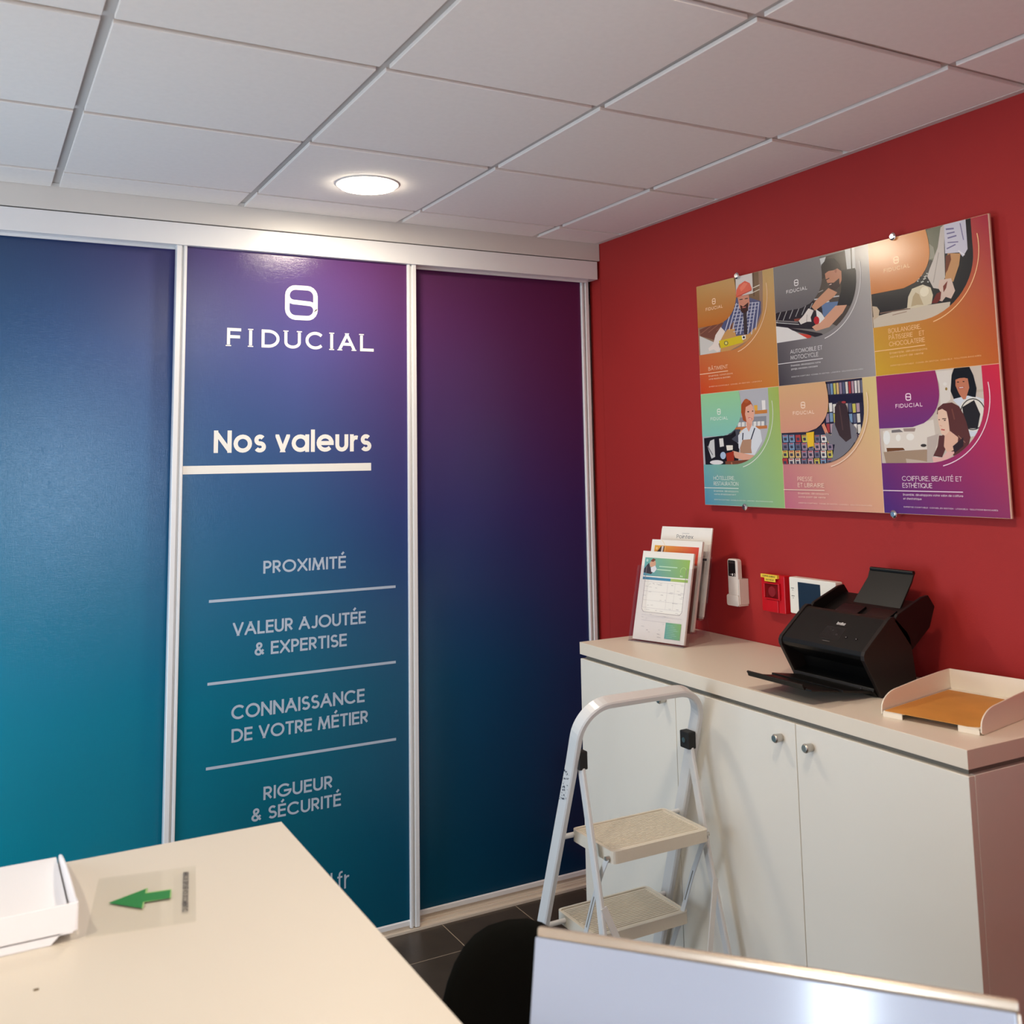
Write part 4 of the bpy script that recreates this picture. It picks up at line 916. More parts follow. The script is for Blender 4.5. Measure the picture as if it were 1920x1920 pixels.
o = boxo('slab', CX-.0005-wt.location.x, -.003-wt.location.x, CY1-.0005-wt.location.y, CY0+.003-wt.location.y, 0, .0396, TOPM, wt, .0009)
ZT = 1.0427

# ------------------------------------------------------------------ reception counter
RC = Vector((-2.47, -2.17, 0))
rc = thing('reception_counter', 'white reception counter in the left foreground, its corner towards the doors', 'counter', RC)
def rb(n, x0, x1, y0, y1, z0, z1, m, bev=.001): return boxo(n, x0-RC.x, x1-RC.x, y0-RC.y, y1-RC.y, z0, z1, m, rc, bev)
rb('worktop', -3.15, -1.797, -2.76, -1.5855, .962, 1.0, mat('counter_melamine', rgb(220, 211, 196), .42, bump=.1, bscale=900), .0012)
rb('front_panel', -3.11, -1.84, -1.645, -1.62, 0, .962, CAB); rb('side_panel', -1.865, -1.84, -2.70, -1.646, 0, .962, CAB); rb('side_panel', -3.11, -3.085, -2.70, -1.646, 0, .962, CAB)
tag(boxo('crumb', 0, .006, 0, .003, 0, .0012, mat('crumb_brown', rgb(110, 90, 60), .8)), 'tiny brown crumb on the counter, below the white tray', 'crumb').location = (-2.234, -2.02, 1.0001)

# ------------------------------------------------------------------ poster board
PX = -.0250
pt = thing('poster_board', 'wide printed board of six trade adverts on the red wall', 'poster', (PX, -1.2615, 1.8798))
PY0, PZ1, PW, PH = -.6655, 2.2715, .39733, .39175
boxo('board', 0, .005, PY0-.003-3*PW+PW*0-pt.location.y+.0, PY0-pt.location.y, 1.4880-pt.location.z, PZ1-pt.location.z, mat('board_edge', rgb(205, 160, 140), .5), pt)
def srgb_attr(fs, layer, cols):
    for f, cc in zip(fs, cols):
        for l, c in zip(f.loops, cc): l[layer] = c
class Sheet:
    """flat print built in a plane: o + u*U + v*V (v downwards), each layer a hair in front of the last"""
    def __init__(s, o, U, V, N, step=.00003):
        s.bm = bmesh.new(); s.o = Vector(o); s.U = Vector(U); s.V = Vector(V); s.N = Vector(N); s.k = 0; s.step = step
        s.L = s.bm.loops.layers.float_color.new('Col')
    def P(s, u, v): return s.o+s.U*u+s.V*v+s.N*(s.k*s.step)
    def poly(s, pts, c):
        if len(pts) < 3: return
        s.k += 1
        try: f = s.bm.faces.new([s.bm.verts.new(s.P(*p)) for p in pts])
        except ValueError: return
        for l in f.loops: l[s.L] = rgb(*c)
    def grad(s, pts_fn, c4, nu, nv, inside=None):
        """bilinear colour over a grid; pts_fn(a, b) gives u, v"""
        s.k += 1
        tl, tr, bl, br = [Vector(rgb(*c)[:3]) for c in c4]
        V = [[s.bm.verts.new(s.P(*pts_fn(i/nu, j/nv))) for i in range(nu+1)] for j in range(nv+1)]
        def C(u, v): q = (tl*(1-u)+tr*u)*(1-v)+(bl*(1-u)+br*u)*v; return (*q, 1)
        for j in range(nv):
            for i in range(nu):
                f = s.bm.faces.new([V[j][i], V[j+1][i], V[j+1][i+1], V[j][i+1]])
                for l, (a, b) in zip(f.loops, ((i, j), (i, j+1), (i+1, j+1), (i+1, j))): l[s.L] = C(a/nu, b/nv)
    def paint(s, fs, c):
        for f in fs:
            for l in f.loops: l[s.L] = rgb(*c)
    def line(s, pts, w, c): s.k += 1; s.paint(ribbon(s.bm, pts, w, lambda a, b: s.P(a, b)), c)
    def text(s, t, x0, x1, yb, h, c, st=.13, tr=.2):
        s.k += 1; s.paint(text(s.bm, t, lambda a, b: s.P(a, 2*yb-b), x0, x1, yb, h, st, tr), c)
    def logo(s, cx, cy, hw, hh, t, c): s.k += 1; s.paint(fidlogo(s.bm, lambda a, b: s.P(a, 2*cy-b), cx, cy, hw, hh, t, 3), c)
def clip(pts, poly):
    """Sutherland-Hodgman against a convex outline"""
    A = sum(poly[i-1][0]*poly[i][1]-poly[i][0]*poly[i-1][1] for i in range(len(poly)))
    sg = 1 if A > 0 else -1
    for i in range(len(poly)):
        a = poly[i-1]; b = poly[i]; out = []
        f = lambda p: sg*((b[0]-a[0])*(p[1]-a[1])-(b[1]-a[1])*(p[0]-a[0]))
        for j in range(len(pts)):
            p, q = pts[j-1], pts[j]; fp, fq = f(p), f(q)
            if (fp >= 0) != (fq >= 0):
                t = fp/(fp-fq); out.append((p[0]+(q[0]-p[0])*t, p[1]+(q[1]-p[1])*t))
            if fq >= 0: out.append(q)
        pts = out
        if not pts: return []
    return pts
OUT = [(.4, .4), (345, .4), (345.5, 88)]+arcpts(163, 88, 182.5, 162.5, 6, 84, 12)+[(163, 250.5), (.4, 250.5)]
PB = [  # background TL TR BL BR, logo field top / bottom, ink, title lines, sub lines, column shift
 ((190,152,92),(196,160,100),(206,66,30),(200,128,50), (194,150,88),(190,112,46),(250,215,180), ['BÂTIMENT'], ['Ensemble, construisons', 'votre réussite au quotidien'.replace('ê','e')], -22),
 ((122,118,118),(172,166,162),(62,57,62),(158,152,150), (132,126,124),(98,94,95),(228,224,222), ['AUTOMOBILE ET', 'MOTOCYCLE'], ['Ensemble, développons votre', 'garage, concession, carrosserie'], -12),
 ((210,130,60),(172,44,66),(206,164,46),(196,98,42), (226,150,86),(204,122,56),(250,205,150), ['BOULANGERIE,', 'PÂTISSERIE    ET', 'CHOCOLATERIE'], ['Ensemble, développons', 'votre point de vente'], -16),
 ((150,208,168),(166,184,84),(84,148,180),(150,190,124), (152,206,152),(134,196,184),(232,236,226), ['HÔTELLERIE,', 'RESTAURATION'], ['Ensemble, développons', 'votre établissement'], -19),
 ((208,152,122),(220,200,134),(196,108,134),(224,168,134), (218,172,124),(212,150,126),(248,222,200), ['PRESSE', 'ET LIBRAIRIE'], ['Ensemble, développons', 'votre point de vente'], -6),
 ((152,42,100),(212,44,68),(74,40,122),(146,44,94), (156,44,98),(112,52,122),(246,222,232), ['COIFFURE, BEAUTÉ ET', 'ESTHÉTIQUE'], ['Ensemble, développons votre salon de coiffure', "et d'esthétique"], 0)]
TW = {0: [104], 1: [138, 120], 2: [112, 122, 122], 3: [112, 129], 4: [64, 112], 5: [194, 99]}
for i, pb in enumerate(PB):
    col, row = i % 3, i//3
    s = Sheet((-.0004, PY0-pt.location.y-col*PW, PZ1-pt.location.z-row*PH), (0, -.001, 0), (0, 0, -.001), (-1, 0, 0), .00002)
    W_, H_ = PW*1000-1.2, PH*1000-1.2
    sh = pb[9]; ink = pb[6]
    s.poly([(0, 0), (PW*1000, 0), (PW*1000, PH*1000), (0, PH*1000)], (238, 205, 170))
    s.grad(lambda a, b: (.4+a*W_, .6+b*H_), pb[:4], 8, 8)
    for (n, c, pts) in ART:
        if n == i: s.poly(clip(list(pts), OUT), c)
    # logo field, its right side rounded
    def fld(a, b):
        y = b*151; x1 = 110+101*math.sqrt(max(0, 1-((y-60)/91.2)**2)) if y > 60 else 110+101*math.sqrt(1-((y-60)/150)**2)
        return (.4+a*(x1), .6+y)
    s.grad(fld, (pb[4], pb[4], pb[5], pb[5]), 2, 16)
    cx = 109+sh*.7
    s.logo(cx, 67, 9.5, 10.5, 3, ink)
    s.text('FIDUCIAL', cx-46, cx+46, 96, 11, ink, .15, .25)
    s.line(arcpts(163, 74, 201, 190, -9, 77, 22), 2.4, ink)
    tl = pb[7]; n = len(tl); x0 = 70+sh*.95; yb0 = 319 if i in (0, 1) else 320
    ry = 328-abs(sh)*.0+(4 if i in (3, 4) else (-8 if i in (0, 1, 2) else 0))
    for k, t_ in enumerate(tl):
        yb = ry-9-(n-1-k)*19
        s.text(t_, x0, x0+TW[i][k], yb, 13, ink, .11, .14)
    s.line([(0.4, ry), (x0+max(TW[i]), ry)], 2.3, ink)
    for k, t_ in enumerate(pb[8]):
        s.text(t_, x0, x0+(194 if i == 5 else 128)*(1 if k == 0 else (.32 if i == 5 else .9)), ry+13+k*11, 5.5, ink, .13, .16)
    if i: s.text('EXPERTISE COMPTABLE * CONSEIL EN GESTION * LOGICIELS * SOLUTIONS BANCAIRES', x0, x0+293, 374-(6 if row == 0 else 0), 3.6, ink, .14, .2)
    else: s.text('EXPERTISE COMPTABLE * CONSEIL EN GESTION * LOGICIELS', x0, x0+270, 370, 3.6, ink, .14, .2)
    finish('printed_advert', s.bm, PRINTG, pt)
for y, z in ((-.8905, 2.2735), (-1.555, 2.2735), (-.879, 1.4862), (-1.498, 1.4862)):
    bm = bmesh.new(); Y, Z = y-pt.location.y, z-pt.location.z
    cyl(bm, (.0245, Y, Z), (-.002, Y, Z), .0075, .0075, 20); cyl(bm, (-.002, Y, Z), (-.008, Y, Z), .0115, .0115, 24); cyl(bm, (-.008, Y, Z), (-.0115, Y, Z), .0115, .0075, 24)
    finish('standoff_screw', bm, CHROME, pt, smooth=False, bevel=.0006)
# ------------------------------------------------------------------ step ladder
LX0, LX1 = -.915, -.520
def ly(z): return -1.186-.33*(z-.9)
def lys(z): return -1.050-.47*(z-.6)
def lx(x, z): return x+(.015 if x > -.7 else -.029)*max(0, .86-z)
lad = thing('step_ladder', 'white folding step ladder with three steps in front of the white cabinet', 'ladder', ((LX0+LX1)/2, -1.05, 0))
def lt(p): return (p[0]-lad.location.x, p[1]-lad.location.y, p[2])
N = Vector((0, 1, .33)).normalized()      # normal of the sloping frame
def fr(x, z): return lt((x, ly(z), z))
ZH, RC_ = 1.022, .085
path = [fr(lx(LX1, z), z) for z in (.012, .3, .6, .86, ZH-RC_)]
path += [fr(LX1-RC_+RC_*math.cos(math.radians(a)), ZH-RC_+RC_*math.sin(math.radians(a))) for a in range(10, 91, 8)]
path += [fr(LX0+RC_+RC_*math.cos(math.radians(a)), ZH-RC_+RC_*math.sin(math.radians(a))) for a in range(90, 171, 8)]
path += [fr(lx(LX0, z), z) for z in (ZH-RC_, .86, .6, .3, .012)]
bm = bmesh.new(); sweep(bm, path, N, .018, .040, .0035); finish('handle_frame', bm, LADDER, lad)
steps = [(.178, -.862, -.552), (.428, -.858, -.555), (.678, -.876, -.570)]
for zt, x0, x1 in steps:
    yb = lys(zt)-.002; y1 = yb-.012; y0 = y1-.196
    bm = bmesh.new(); o = rrect(x0, x1, y0, y1, .014, 4); i_ = rrect(x0+.006, x1-.006, y0+.006, y1-.006, .010, 4)
    T_ = [bm.verts.new(lt((a, b, zt))) for a, b in o]; B_ = [bm.verts.new(lt((a, b, zt-.030))) for a, b in o]
    I_ = [bm.verts.new(lt((a, b, zt))) for a, b in i_]; J_ = [bm.verts.new(lt((a, b, zt-.004))) for a, b in i_]
    n = len(o)
    for k in range(n):
        j = (k+1) % n
        bm.faces.new([B_[k], B_[j], T_[j], T_[k]]); bm.faces.new([T_[k], T_[j], I_[j], I_[k]]); bm.faces.new([I_[k], I_[j], J_[j], J_[k]])
    bm.faces.new(J_); bm.faces.new(B_[::-1]); bmesh.ops.recalc_face_normals(bm, faces=bm.faces)
    st = finish('step', bm, STEPM, lad)
    bm = bmesh.new(); y = y0+.026
    while y < y1-.014:
        a = lt((x0+.016, y, zt-.0042)); b = lt((x1-.016, y+.0042, zt-.0022)); box(bm, a[0], b[0], a[1], b[1], a[2], b[2]); y += .0085
    rbm = finish('ribbing', bm, STEPM, st); rbm['kind'] = 'stuff'
    for xa, xb in ((lx(LX0, zt)+.006, x0+.004), (x1-.004, lx(LX1, zt)-.006)):
        bm = bmesh.new(); cyl(bm, lt((xa, min(yb-.02, ly(zt-.014)), zt-.014)), lt((xb, min(yb-.02, ly(zt-.014)), zt-.014)), .0065, n=14); finish('hinge_rod', bm, LADDER, lad)
# rear legs hung from black brackets on the handle frame
def gy(z): return -1.190-.235*(.868-z)
for s, x in ((-1, LX0+.018), (1, LX1-.022)):
    xo = lambda z: x+s*(.0 if z > .56 else (.56-z)*.05)
    bm = bmesh.new(); sweep(bm, [lt((xo(z), gy(z), z)) for z in (.868, .72, .56, .3, .012)], (1, 0, 0), .024, .012, .003); finish('leg', bm, LADDER, lad)
    bm = bmesh.new(); a = lt((x, gy(.875), .878)); box(bm, a[0]-.013, a[0]+.013, a[1]-.016, a[1]+.024, a[2]-.023, a[2]+.023)
    br = finish('bracket', bm, RUBBER, lad, bevel=.003)
    if s > 0: bm = bmesh.new(); cyl(bm, (a[0]-.013, a[1]+.004, a[2]), (a[0]-.0155, a[1]+.004, a[2]), .007, n=16); finish('rivet', bm, STEEL, br)
    # slotted link bars between the steps
    xs_ = steps[2][1]-.006 if s < 0 else steps[2][2]+.006
    for (za, zb) in ((.672, .422), (.422, .172)):
        pa = Vector(lt((xs_, lys(za)-.196, za-.012))); pb = Vector(lt((xs_, lys(zb)-.188, zb-.014)))
        bm = bmesh.new(); sweep(bm, [pa, pa.lerp(pb, .15)+Vector((0, .006, 0)), pa.lerp(pb, .5)+Vector((0, .008, 0)), pb], (1, 0, 0), .016, .003, .001); lb = finish('link_bar', bm, LADDER, lad)
        bm = bmesh.new(); cyl(bm, pa-Vector((.006, 0, 0)), pa+Vector((.006, 0, 0)), .005, n=12); finish('rivet', bm, STEEL, lb)
        bm = bmesh.new(); q0, q1 = pa.lerp(pb, .45), pa.lerp(pb, .8)
        sweep(bm, [q0+Vector((0, .008, 0)), q1+Vector((0, .004, 0))], (1, 0, 0), .004, .0036, .0005); finish('slot', bm, GROOVE, lb)
    for z, yy in ((.0, ly), (.0, gy)):
        a = lt((lx(LX0 if s < 0 else LX1, 0) if yy is ly else xo(.01), yy(.01), 0)); bm = bmesh.new(); box(bm, a[0]-.012, a[0]+.012, a[1]-.02, a[1]+.02, 0, .03); finish('foot', bm, RUBBER, lad, bevel=.004)
    # inner brace running from the knee of the leg down across the ladder
    pa = Vector(lt((xo(.545)-s*.002, gy(.545)-.013, .545))); pb = Vector(lt((x-s*.165, gy(.1)-.013, .10)))
    bm = bmesh.new(); sweep(bm, [pa+Vector((0, -.0035*(s > 0), 0)), pb+Vector((0, -.0035*(s > 0), 0))], (0, 1, 0), .018, .003, .001); finish('brace', bm, LADDER, lad)
# worn marks of a sticker on the left rail
bm = bmesh.new(); random.seed(11)
for k in range(44):
    z = random.uniform(.765, .845); yy = ly(z)+random.uniform(-.016, .013); h = random.uniform(.001, .0055); w_ = random.uniform(.0012, .0055)
    q = [(yy, z), (yy+w_, z+.001), (yy+w_*.8, z+h), (yy-w_*.3, z+h*.8)]
    bm.faces.new([bm.verts.new(lt((lx(LX0, b)-.0096, a, b))) for a, b in q])
finish('worn_sticker_mark', bm, mat('sticker_ink', rgb(48, 54, 76), .6), lad)

# ------------------------------------------------------------------ brochure holder with brochures
e_ = Vector((.2925, -.9563, 0)); n_ = Vector((-.9563, -.2925, 0))
HO = Vector((-.302, -.723, ZT+.0003)); lean = math.radians(15)
hold = thing('brochure_holder', 'clear acrylic three tier brochure holder at the left end of the worktop', 'holder', HO, 0)
def hp(s_, d, z): return e_*s_-n_*d+Vector((0, 0, z))
def plate(bm, pts, th, nd):
    A = [bm.verts.new(p) for p in pts]; B = [bm.verts.new(p+nd*th) for p in pts]; n = len(pts)
    bm.faces.new(A); bm.faces.new(B[::-1])
    for i in range(n): bm.faces.new([A[i], B[i], B[(i+1) % n], A[(i+1) % n]])
    bmesh.ops.recalc_face_normals(bm, faces=bm.faces)
sl, cl_ = math.sin(lean), math.cos(lean)
def lp(s_, tier_d, base_z, up): return hp(s_, tier_d+up*sl, base_z+up*cl_)
TD = [(.0, .004), (.051, .041), (.104, .078)]
nl = n_*cl_+Vector((0, 0, sl))      # outward normal of the leaning plates
W2 = .112
for k, (d0, z0) in enumerate(TD):
    # front pocket plate with a window cut at the top, rear plate, side walls and pocket floor
    top = .252 if k == 0 else .25
    bm = bmesh.new()
    u = [(-W2, 0), (W2, 0), (W2, top), (W2-.022, top), (W2-.022, .105), (W2-.03, .095), (-W2+.046, .095), (-W2+.038, .105), (-W2+.038, top), (-W2, top)] 
    u = [(-W2, 0), (W2, 0), (W2, top)]+[(W2-.02, top)]+[(W2-.02, .11)]+[(W2-.028, .100)]+[(-W2+.048, .100)]+[(-W2+.040, .11)]+[(-W2+.040, top)]+[(-W2, top)]
    plate(bm, [lp(a, d0-.004, z0-.003, b) for a, b in u], .0022, nl); fp = finish('pocket_front', bm, ACRY, hold)
    bm = bmesh.new()
    for q in ([(W2-.02, top), (W2-.02, .11), (W2-.028, .100), (-W2+.048, .100), (-W2+.040, .11), (-W2+.040, top)],):
        pth = [lp(a, d0-.0065, z0-.003, b) for a, b in q]; sweep(bm, pth, nl, .0012, .0008, .0002)
    if k == 0: finish('cut_edge', bm, ACEDGE, fp)
    else: bm.free()
    bm = bmesh.new(); plate(bm, [lp(a, d0+.026, z0, b) for a, b in ((-W2, 0), (W2, 0), (W2, .262), (-W2, .262))], .0022, nl); finish('pocket_back', bm, ACRY, hold)
    for sx in (-W2, W2-.002):
        bm = bmesh.new(); plate(bm, [lp(sx, d0-.004, z0-.003, 0), lp(sx, d0-.004, z0-.003, top), lp(sx, d0+.026, z0, top), lp(sx, d0+.026, z0, 0)], .002, e_); finish('side_wall', bm, ACRY, hold)
    bm = bmesh.new(); plate(bm, [hp(-W2, d0-.004, z0-.004), hp(W2, d0-.004, z0-.004), hp(W2, d0+.027, z0-.004), hp(-W2, d0+.027, z0-.004)], .0022, Vector((0, 0, 1))); finish('pocket_floor', bm, ACRY, hold)
for sx in (-W2, W2-.003):
    bm = bmesh.new(); plate(bm, [hp(sx, 0, 0), hp(sx, .165, 0), hp(sx, .150, .02), hp(sx, .134, .12), hp(sx, .12, .078), hp(sx, .1, .074), hp(sx, .05, .036), hp(sx, .03, .004)], .003, e_); finish('support_side', bm, ACRY, hold)
bm = bmesh.new(); sweep(bm, [hp(-W2, -.005, .0012), hp(W2, -.005, .0012)], Vector((0, 0, 1)), .0022, .0016, .0003); finish('cut_edge', bm, ACEDGE, hold)

def leaflet(k, s0, dd, up0, name, lab, npages, art):
    """stack of A4 sheets leaning in pocket k; art(sheet) prints the top page"""
    d0, z0 = TD[k]; th = .0011*npages
    o = HO+lp(s0, d0+dd, z0, up0)
    t = thing(name, lab, 'brochure', o, 0, 'brochures in the acrylic holder')
    bm = bmesh.new(); up = -n_*sl+Vector((0, 0, cl_))
    plate(bm, [Vector((0, 0, 0)), e_*.21, e_*.21+up*.297, up*.297], -th, nl); finish('pages', bm, PAPER, t)
    s = Sheet(up*.297+nl*.0002, e_*.001, up*-.001, nl, .00002); s.poly([(0, 0), (210, 0), (210, 297), (0, 297)], (238, 234, 226)); art(s)
    finish('printed_cover', s.bm, PRINT, t)
def art_green(s):
    s.grad(lambda a, b: (12+a*186, 22+b*62), ((110,176,168),(150,184,84),(86,150,176),(140,180,90)), 6, 3)
    s.poly([(12, 62), (30, 40), (40, 58), (55, 45), (60, 60), (45, 78), (12, 74)], (60, 52, 60)); s.poly([(34, 40), (44, 28), (58, 34), (60, 46), (48, 56), (36, 52)], (210, 160, 130)); s.poly([(36, 34), (46, 24), (58, 28), (48, 36)], (120, 60, 40)); s.poly([(40, 56), (58, 48), (66, 60), (56, 72), (44, 70)], (220, 222, 226))
    s.logo(22, 32, 3.5, 4, 1.2, (225, 240, 232))
    s.line([(75, 50), (150, 50)], 3.2, (190, 220, 190)); s.line([(68, 61), (125, 61)], 3.2, (190, 220, 190)); s.line(arcpts(176, 60, 12, 12, 150, 380, 10), 1.2, (190, 220, 150)); s.text('2024'[:0]+'RH', 165, 175, 80, 5, (230, 240, 220), .2)
    s.grad(lambda a, b: (12+a*116, 88+b*9), ((70,130,160),(70,140,175),(70,130,160),(70,140,175)), 2, 1); s.grad(lambda a, b: (128+a*70, 88+b*9), ((170,190,110),(150,184,84),(170,190,110),(150,184,84)), 2, 1)
    random.seed(2); c = (196, 190, 190)
    for y in (103, 135, 165, 190, 214, 232): s.line([(16+y*.05, y), (190, y+2)], .7, c)
    for k in range(60):
        u = random.uniform(18, 180); v = random.uniform(104, 285)
        if u > 125 and v > 228: continue
        s.line([(u, v), (u+random.uniform(3, 16), v+.2)], .8, (176, 170, 170) if k % 5 else (120, 112, 116))
    for x in (120, 150): s.line([(x, 104), (x, 190)], .6, c)
    s.grad(lambda a, b: (130+a*62, 232+b*52), ((104,176,156),(140,186,96),(96,170,168),(128,182,120)), 3, 3)
    for k in range(8): s.line([(135, 240+k*5.4), (150+(k*7) % 24+10, 240+k*5.4)], .9, (170, 215, 190))
def art_orange(s):
    s.grad(lambda a, b: (14+a*184, 20+b*62), ((226,170,60),(214,60,52),(226,120,50),(220,80,50)), 6, 3)
    s.poly([(14, 46), (28, 40), (42, 22), (56, 22), (52, 50), (40, 80), (14, 80)], (70, 44, 34)); s.poly([(44, 22), (52, 22), (50, 44), (42, 56)], (214, 204, 200)); s.logo(24, 31, 3.5, 4, 1.2, (250, 230, 180))
    s.line([(75, 46), (152, 48)], 3.2, (244, 190, 130)); s.line([(70, 57), (140, 58)], 3, (244, 180, 120))
    s.line(arcpts(22, 36, 38, 40, -60, 80, 12), 1.4, (240, 210, 150))
    for y in (100, 140, 200): s.line([(16, y), (190, y)], .7, (196, 190, 190))
def art_white(s):
    s.text('Pointex', 66, 136, 40, 13, (70, 84, 100), .12, .12); s.line([(88, 22), (118, 22)], 1.6, (170, 170, 176))
    s.poly([(150, 104), (200, 104), (200, 112), (150, 112)], (70, 74, 84)); s.poly([(20, 90), (140, 90), (140, 150), (20, 150)], (190, 196, 200))
leaflet(0, -.1045, .008, .002, 'brochure', 'white brochure with a teal and green band, front pocket of the clear holder', 8, art_green)
leaflet(1, -.1030, .009, .001, 'brochure', 'white brochure with an orange and red band, middle pocket of the clear holder', 9, art_orange)
leaflet(2, -.0985, .0105, .006, 'brochure', 'plain white brochure with grey lettering, rear pocket of the clear holder', 5, art_white)
leaflet(2, -.1045, .0175, -.001, 'brochure', 'white brochure peeping out behind the rearmost lettered one', 4, lambda s: None)

# ------------------------------------------------------------------ things on the red wall
rm = thing('remote_control', 'slim white air conditioning remote with dark display, in its wall holder', 'remote control', (0, -.812, 1.172))
bm = bmesh.new(); prism(bm, [(a, b) for a, b in rrect(-.0265, .0245, .0, .139, .010, 5)], 'x', -.040, -.020); finish('body', bm, REMW, rm, bevel=.003)
s = Sheet((-.0403, .0215, .135), (0, -.001, 0), (0, 0, -.001), (-1, 0, 0), .00003); s.poly(rrect(2, 38, 1, 54, 3, 3), (28, 26, 26)); s.poly([(5, 4), (35, 4), (35, 11), (5, 11)], (48, 46, 46))
s.poly(rrect(9, 15, 45, 51, 2.9, 3), (120, 112, 106)); s.poly(arcpts(22, 48, 4.2, 4.2, 0, 330, 12), (225, 220, 214)); s.line(arcpts(32, 48, 2.6, 4, -100, 110, 6), 2.4, (225, 220, 214)); finish('display', s.bm, PRINTG, rm)
hdm = thing('remote_holder', 'white plastic wall cradle holding the slim remote', 'holder', (0, -.812, 1.158))
bm = bmesh.new(); box(bm, -.0195, -.0004, -.030, .028, .004, .088); finish('back_plate', bm, REMW, hdm, bevel=.002)
bm = bmesh.new(); pr = [(-.0305, .001), (.0285, .001), (.0285, .035), (-.0305, .035)]
prism(bm, rrect(-.031, .029, -.002, .034, .007, 4), 'x', -.0445, -.0405); finish('front_lip', bm, REMW, hdm, bevel=.001)
boxo('side_cheek', -.0405, -.0004, -.0335, -.030, .004, .088, REMW, hdm, .001); boxo('side_cheek', -.0405, -.0004, .0260, .0290, .004, .034, REMW, hdm, .001)
boxo('floor_lip', -.0405, -.0005, -.030, .026, -.002, .010, REMW, hdm, .001)

al = thing('manual_call_point', 'red emergency cut-off box with yellow label strips on the red wall', 'switch box', (0, -.9945, 1.155))
bm = bmesh.new(); prism(bm, rrect(-.0535, .0535, 0, .1185, .003, 2), 'x', -.030, -.0003); finish('housing', bm, REDPL, al, bevel=.002)
bm = bmesh.new()
y0, y1, z0, z1 = -.030, .031, .045, .090; q = .006
for a in ((y0-q, y1+q, z1, z1+.004), (y0-q, y1+q, z0-.004, z0), (y0-q, y0, z0, z1), (y1, y1+q, z0, z1)): box(bm, -.038, -.030, a[0], a[1], a[2], a[3])
finish('window_frame', bm, REDPL, al, bevel=.001)
boxo('pane', -.0325, -.0305, y0, y1, z0, z1, REDGL, al)
bm = bmesh.new(); cyl(bm, (-.0326, 0, .066), (-.0355, 0, .066), .017, .016, 28); finish('push_disc', bm, mat('dull_red', rgb(140, 30, 38), .3), al)
for y in (-.012, .018): boxo('key_slot', -.0308, -.0300, y-.0035, y+.0035, .016, .030, REDGL, al)
bm = bmesh.new(); box(bm, -.034, -.03, -.024, .028, .001, .04); finish('lower_flap', bm, REDPL, al, bevel=.0015)
s = Sheet((-.0384, .0455, .1205), (0, -.001, 0), (0, 0, -.001), (-1, 0, 0), .00004)
s.poly([(0, 1), (76, 1), (76, 12), (0, 12)], (240, 206, 70)); s.text('COUPURE GENERALE', 8, 68, 9, 5, (60, 56, 30), .2, .2)
s.poly([(17, 12.2), (68, 12.2), (68, 23), (17, 23)], (240, 206, 70)); s.text('ELECTRIQUE', 24, 60, 20, 5, (60, 56, 30), .2, .2)
tp = finish('label_strip', s.bm, PRINT, al)
boxo('label_backing', -.0383, -.030, .0455-.076, .0455, .1205-.012, .1195, YEL, al)

th = thing('thermostat', 'white wall thermostat with a dark blue display, behind the black scanner', 'thermostat', (0, -1.1655, 1.163))
bm = bmesh.new(); prism(bm, rrect(-.0985, .0965, 0, .112, .004, 3), 'x', -.030, -.0003); finish('housing', bm, mat('thermostat_white', rgb(238, 234, 222), .4), th, bevel=.0025)
boxo('display', -.0312, -.0298, -.0360, .0580, .012, .099, SCRD, th, .0006)
s = Sheet((-.0304, .0965, .112), (0, -.001, 0), (0, 0, -.001), (-1, 0, 0), .00004)
for u, v in ((8, 34), (9, 58), (160, 40), (161, 66)): s.line([(u, v), (u+13, v)], 2, (110, 108, 100)); s.line([(u+4, v+6), (u+10, v+6)], 1.6, (150, 148, 140))
o_ = finish('printed_marks', s.bm, PRINT, th); o_['kind'] = 'stuff'

# ------------------------------------------------------------------ document scanner
YR, YL = -1.6445, -1.3405
sc = thing('document_scanner', 'black sheet-fed document scanner with its paper trays open, on the worktop', 'scanner', (-.22, (YR+YL)/2, ZT))
def sp_(o): return [(a+.22, b-ZT) for a, b in o]
hw = (YL-YR)/2
side = [(-.282, 1.0437), (-.337, 1.140), (-.338, 1.152), (-.333, 1.162), (-.243, 1.2325), (-.232, 1.2385), (-.220, 1.2375), (-.176, 1.197), (-.166, 1.180), (-.150, 1.06), (-.148, 1.0437)]
for a, b in ((-hw, -hw+.012), (hw-.012, hw)):
    bm = bmesh.new(); prism(bm, sp_(side), 'y', a, b); finish('side_cover', bm, mat('scanner_side', rgb(30, 23, 21), .5, spec=.35, bump=.2, bscale=900), sc, bevel=.0015)
body = [(-.236, 1.047), (-.250, 1.075), (-.262, 1.105), (-.308, 1.128), (-.331, 1.139), (-.3355, 1.150), (-.3315, 1.160), (-.242, 1.2305), (-.231, 1.2345), (-.215, 1.228), (-.186, 1.205), (-.166, 1.170), (-.155, 1.046)]
bm = bmesh.new(); prism(bm, sp_(body), 'y', -hw+.012, hw-.012); finish('body', bm, BLACK, sc, bevel=.002)
bm = bmesh.new(); prism(bm, sp_([(-.285, 1.0437), (-.300, 1.058), (-.296, 1.066), (-.23, 1.078), (-.2, 1.078), (-.2, 1.0437)]), 'y', -hw+.012, hw-.012); finish('tray_base', bm, BLACK, sc, bevel=.001)
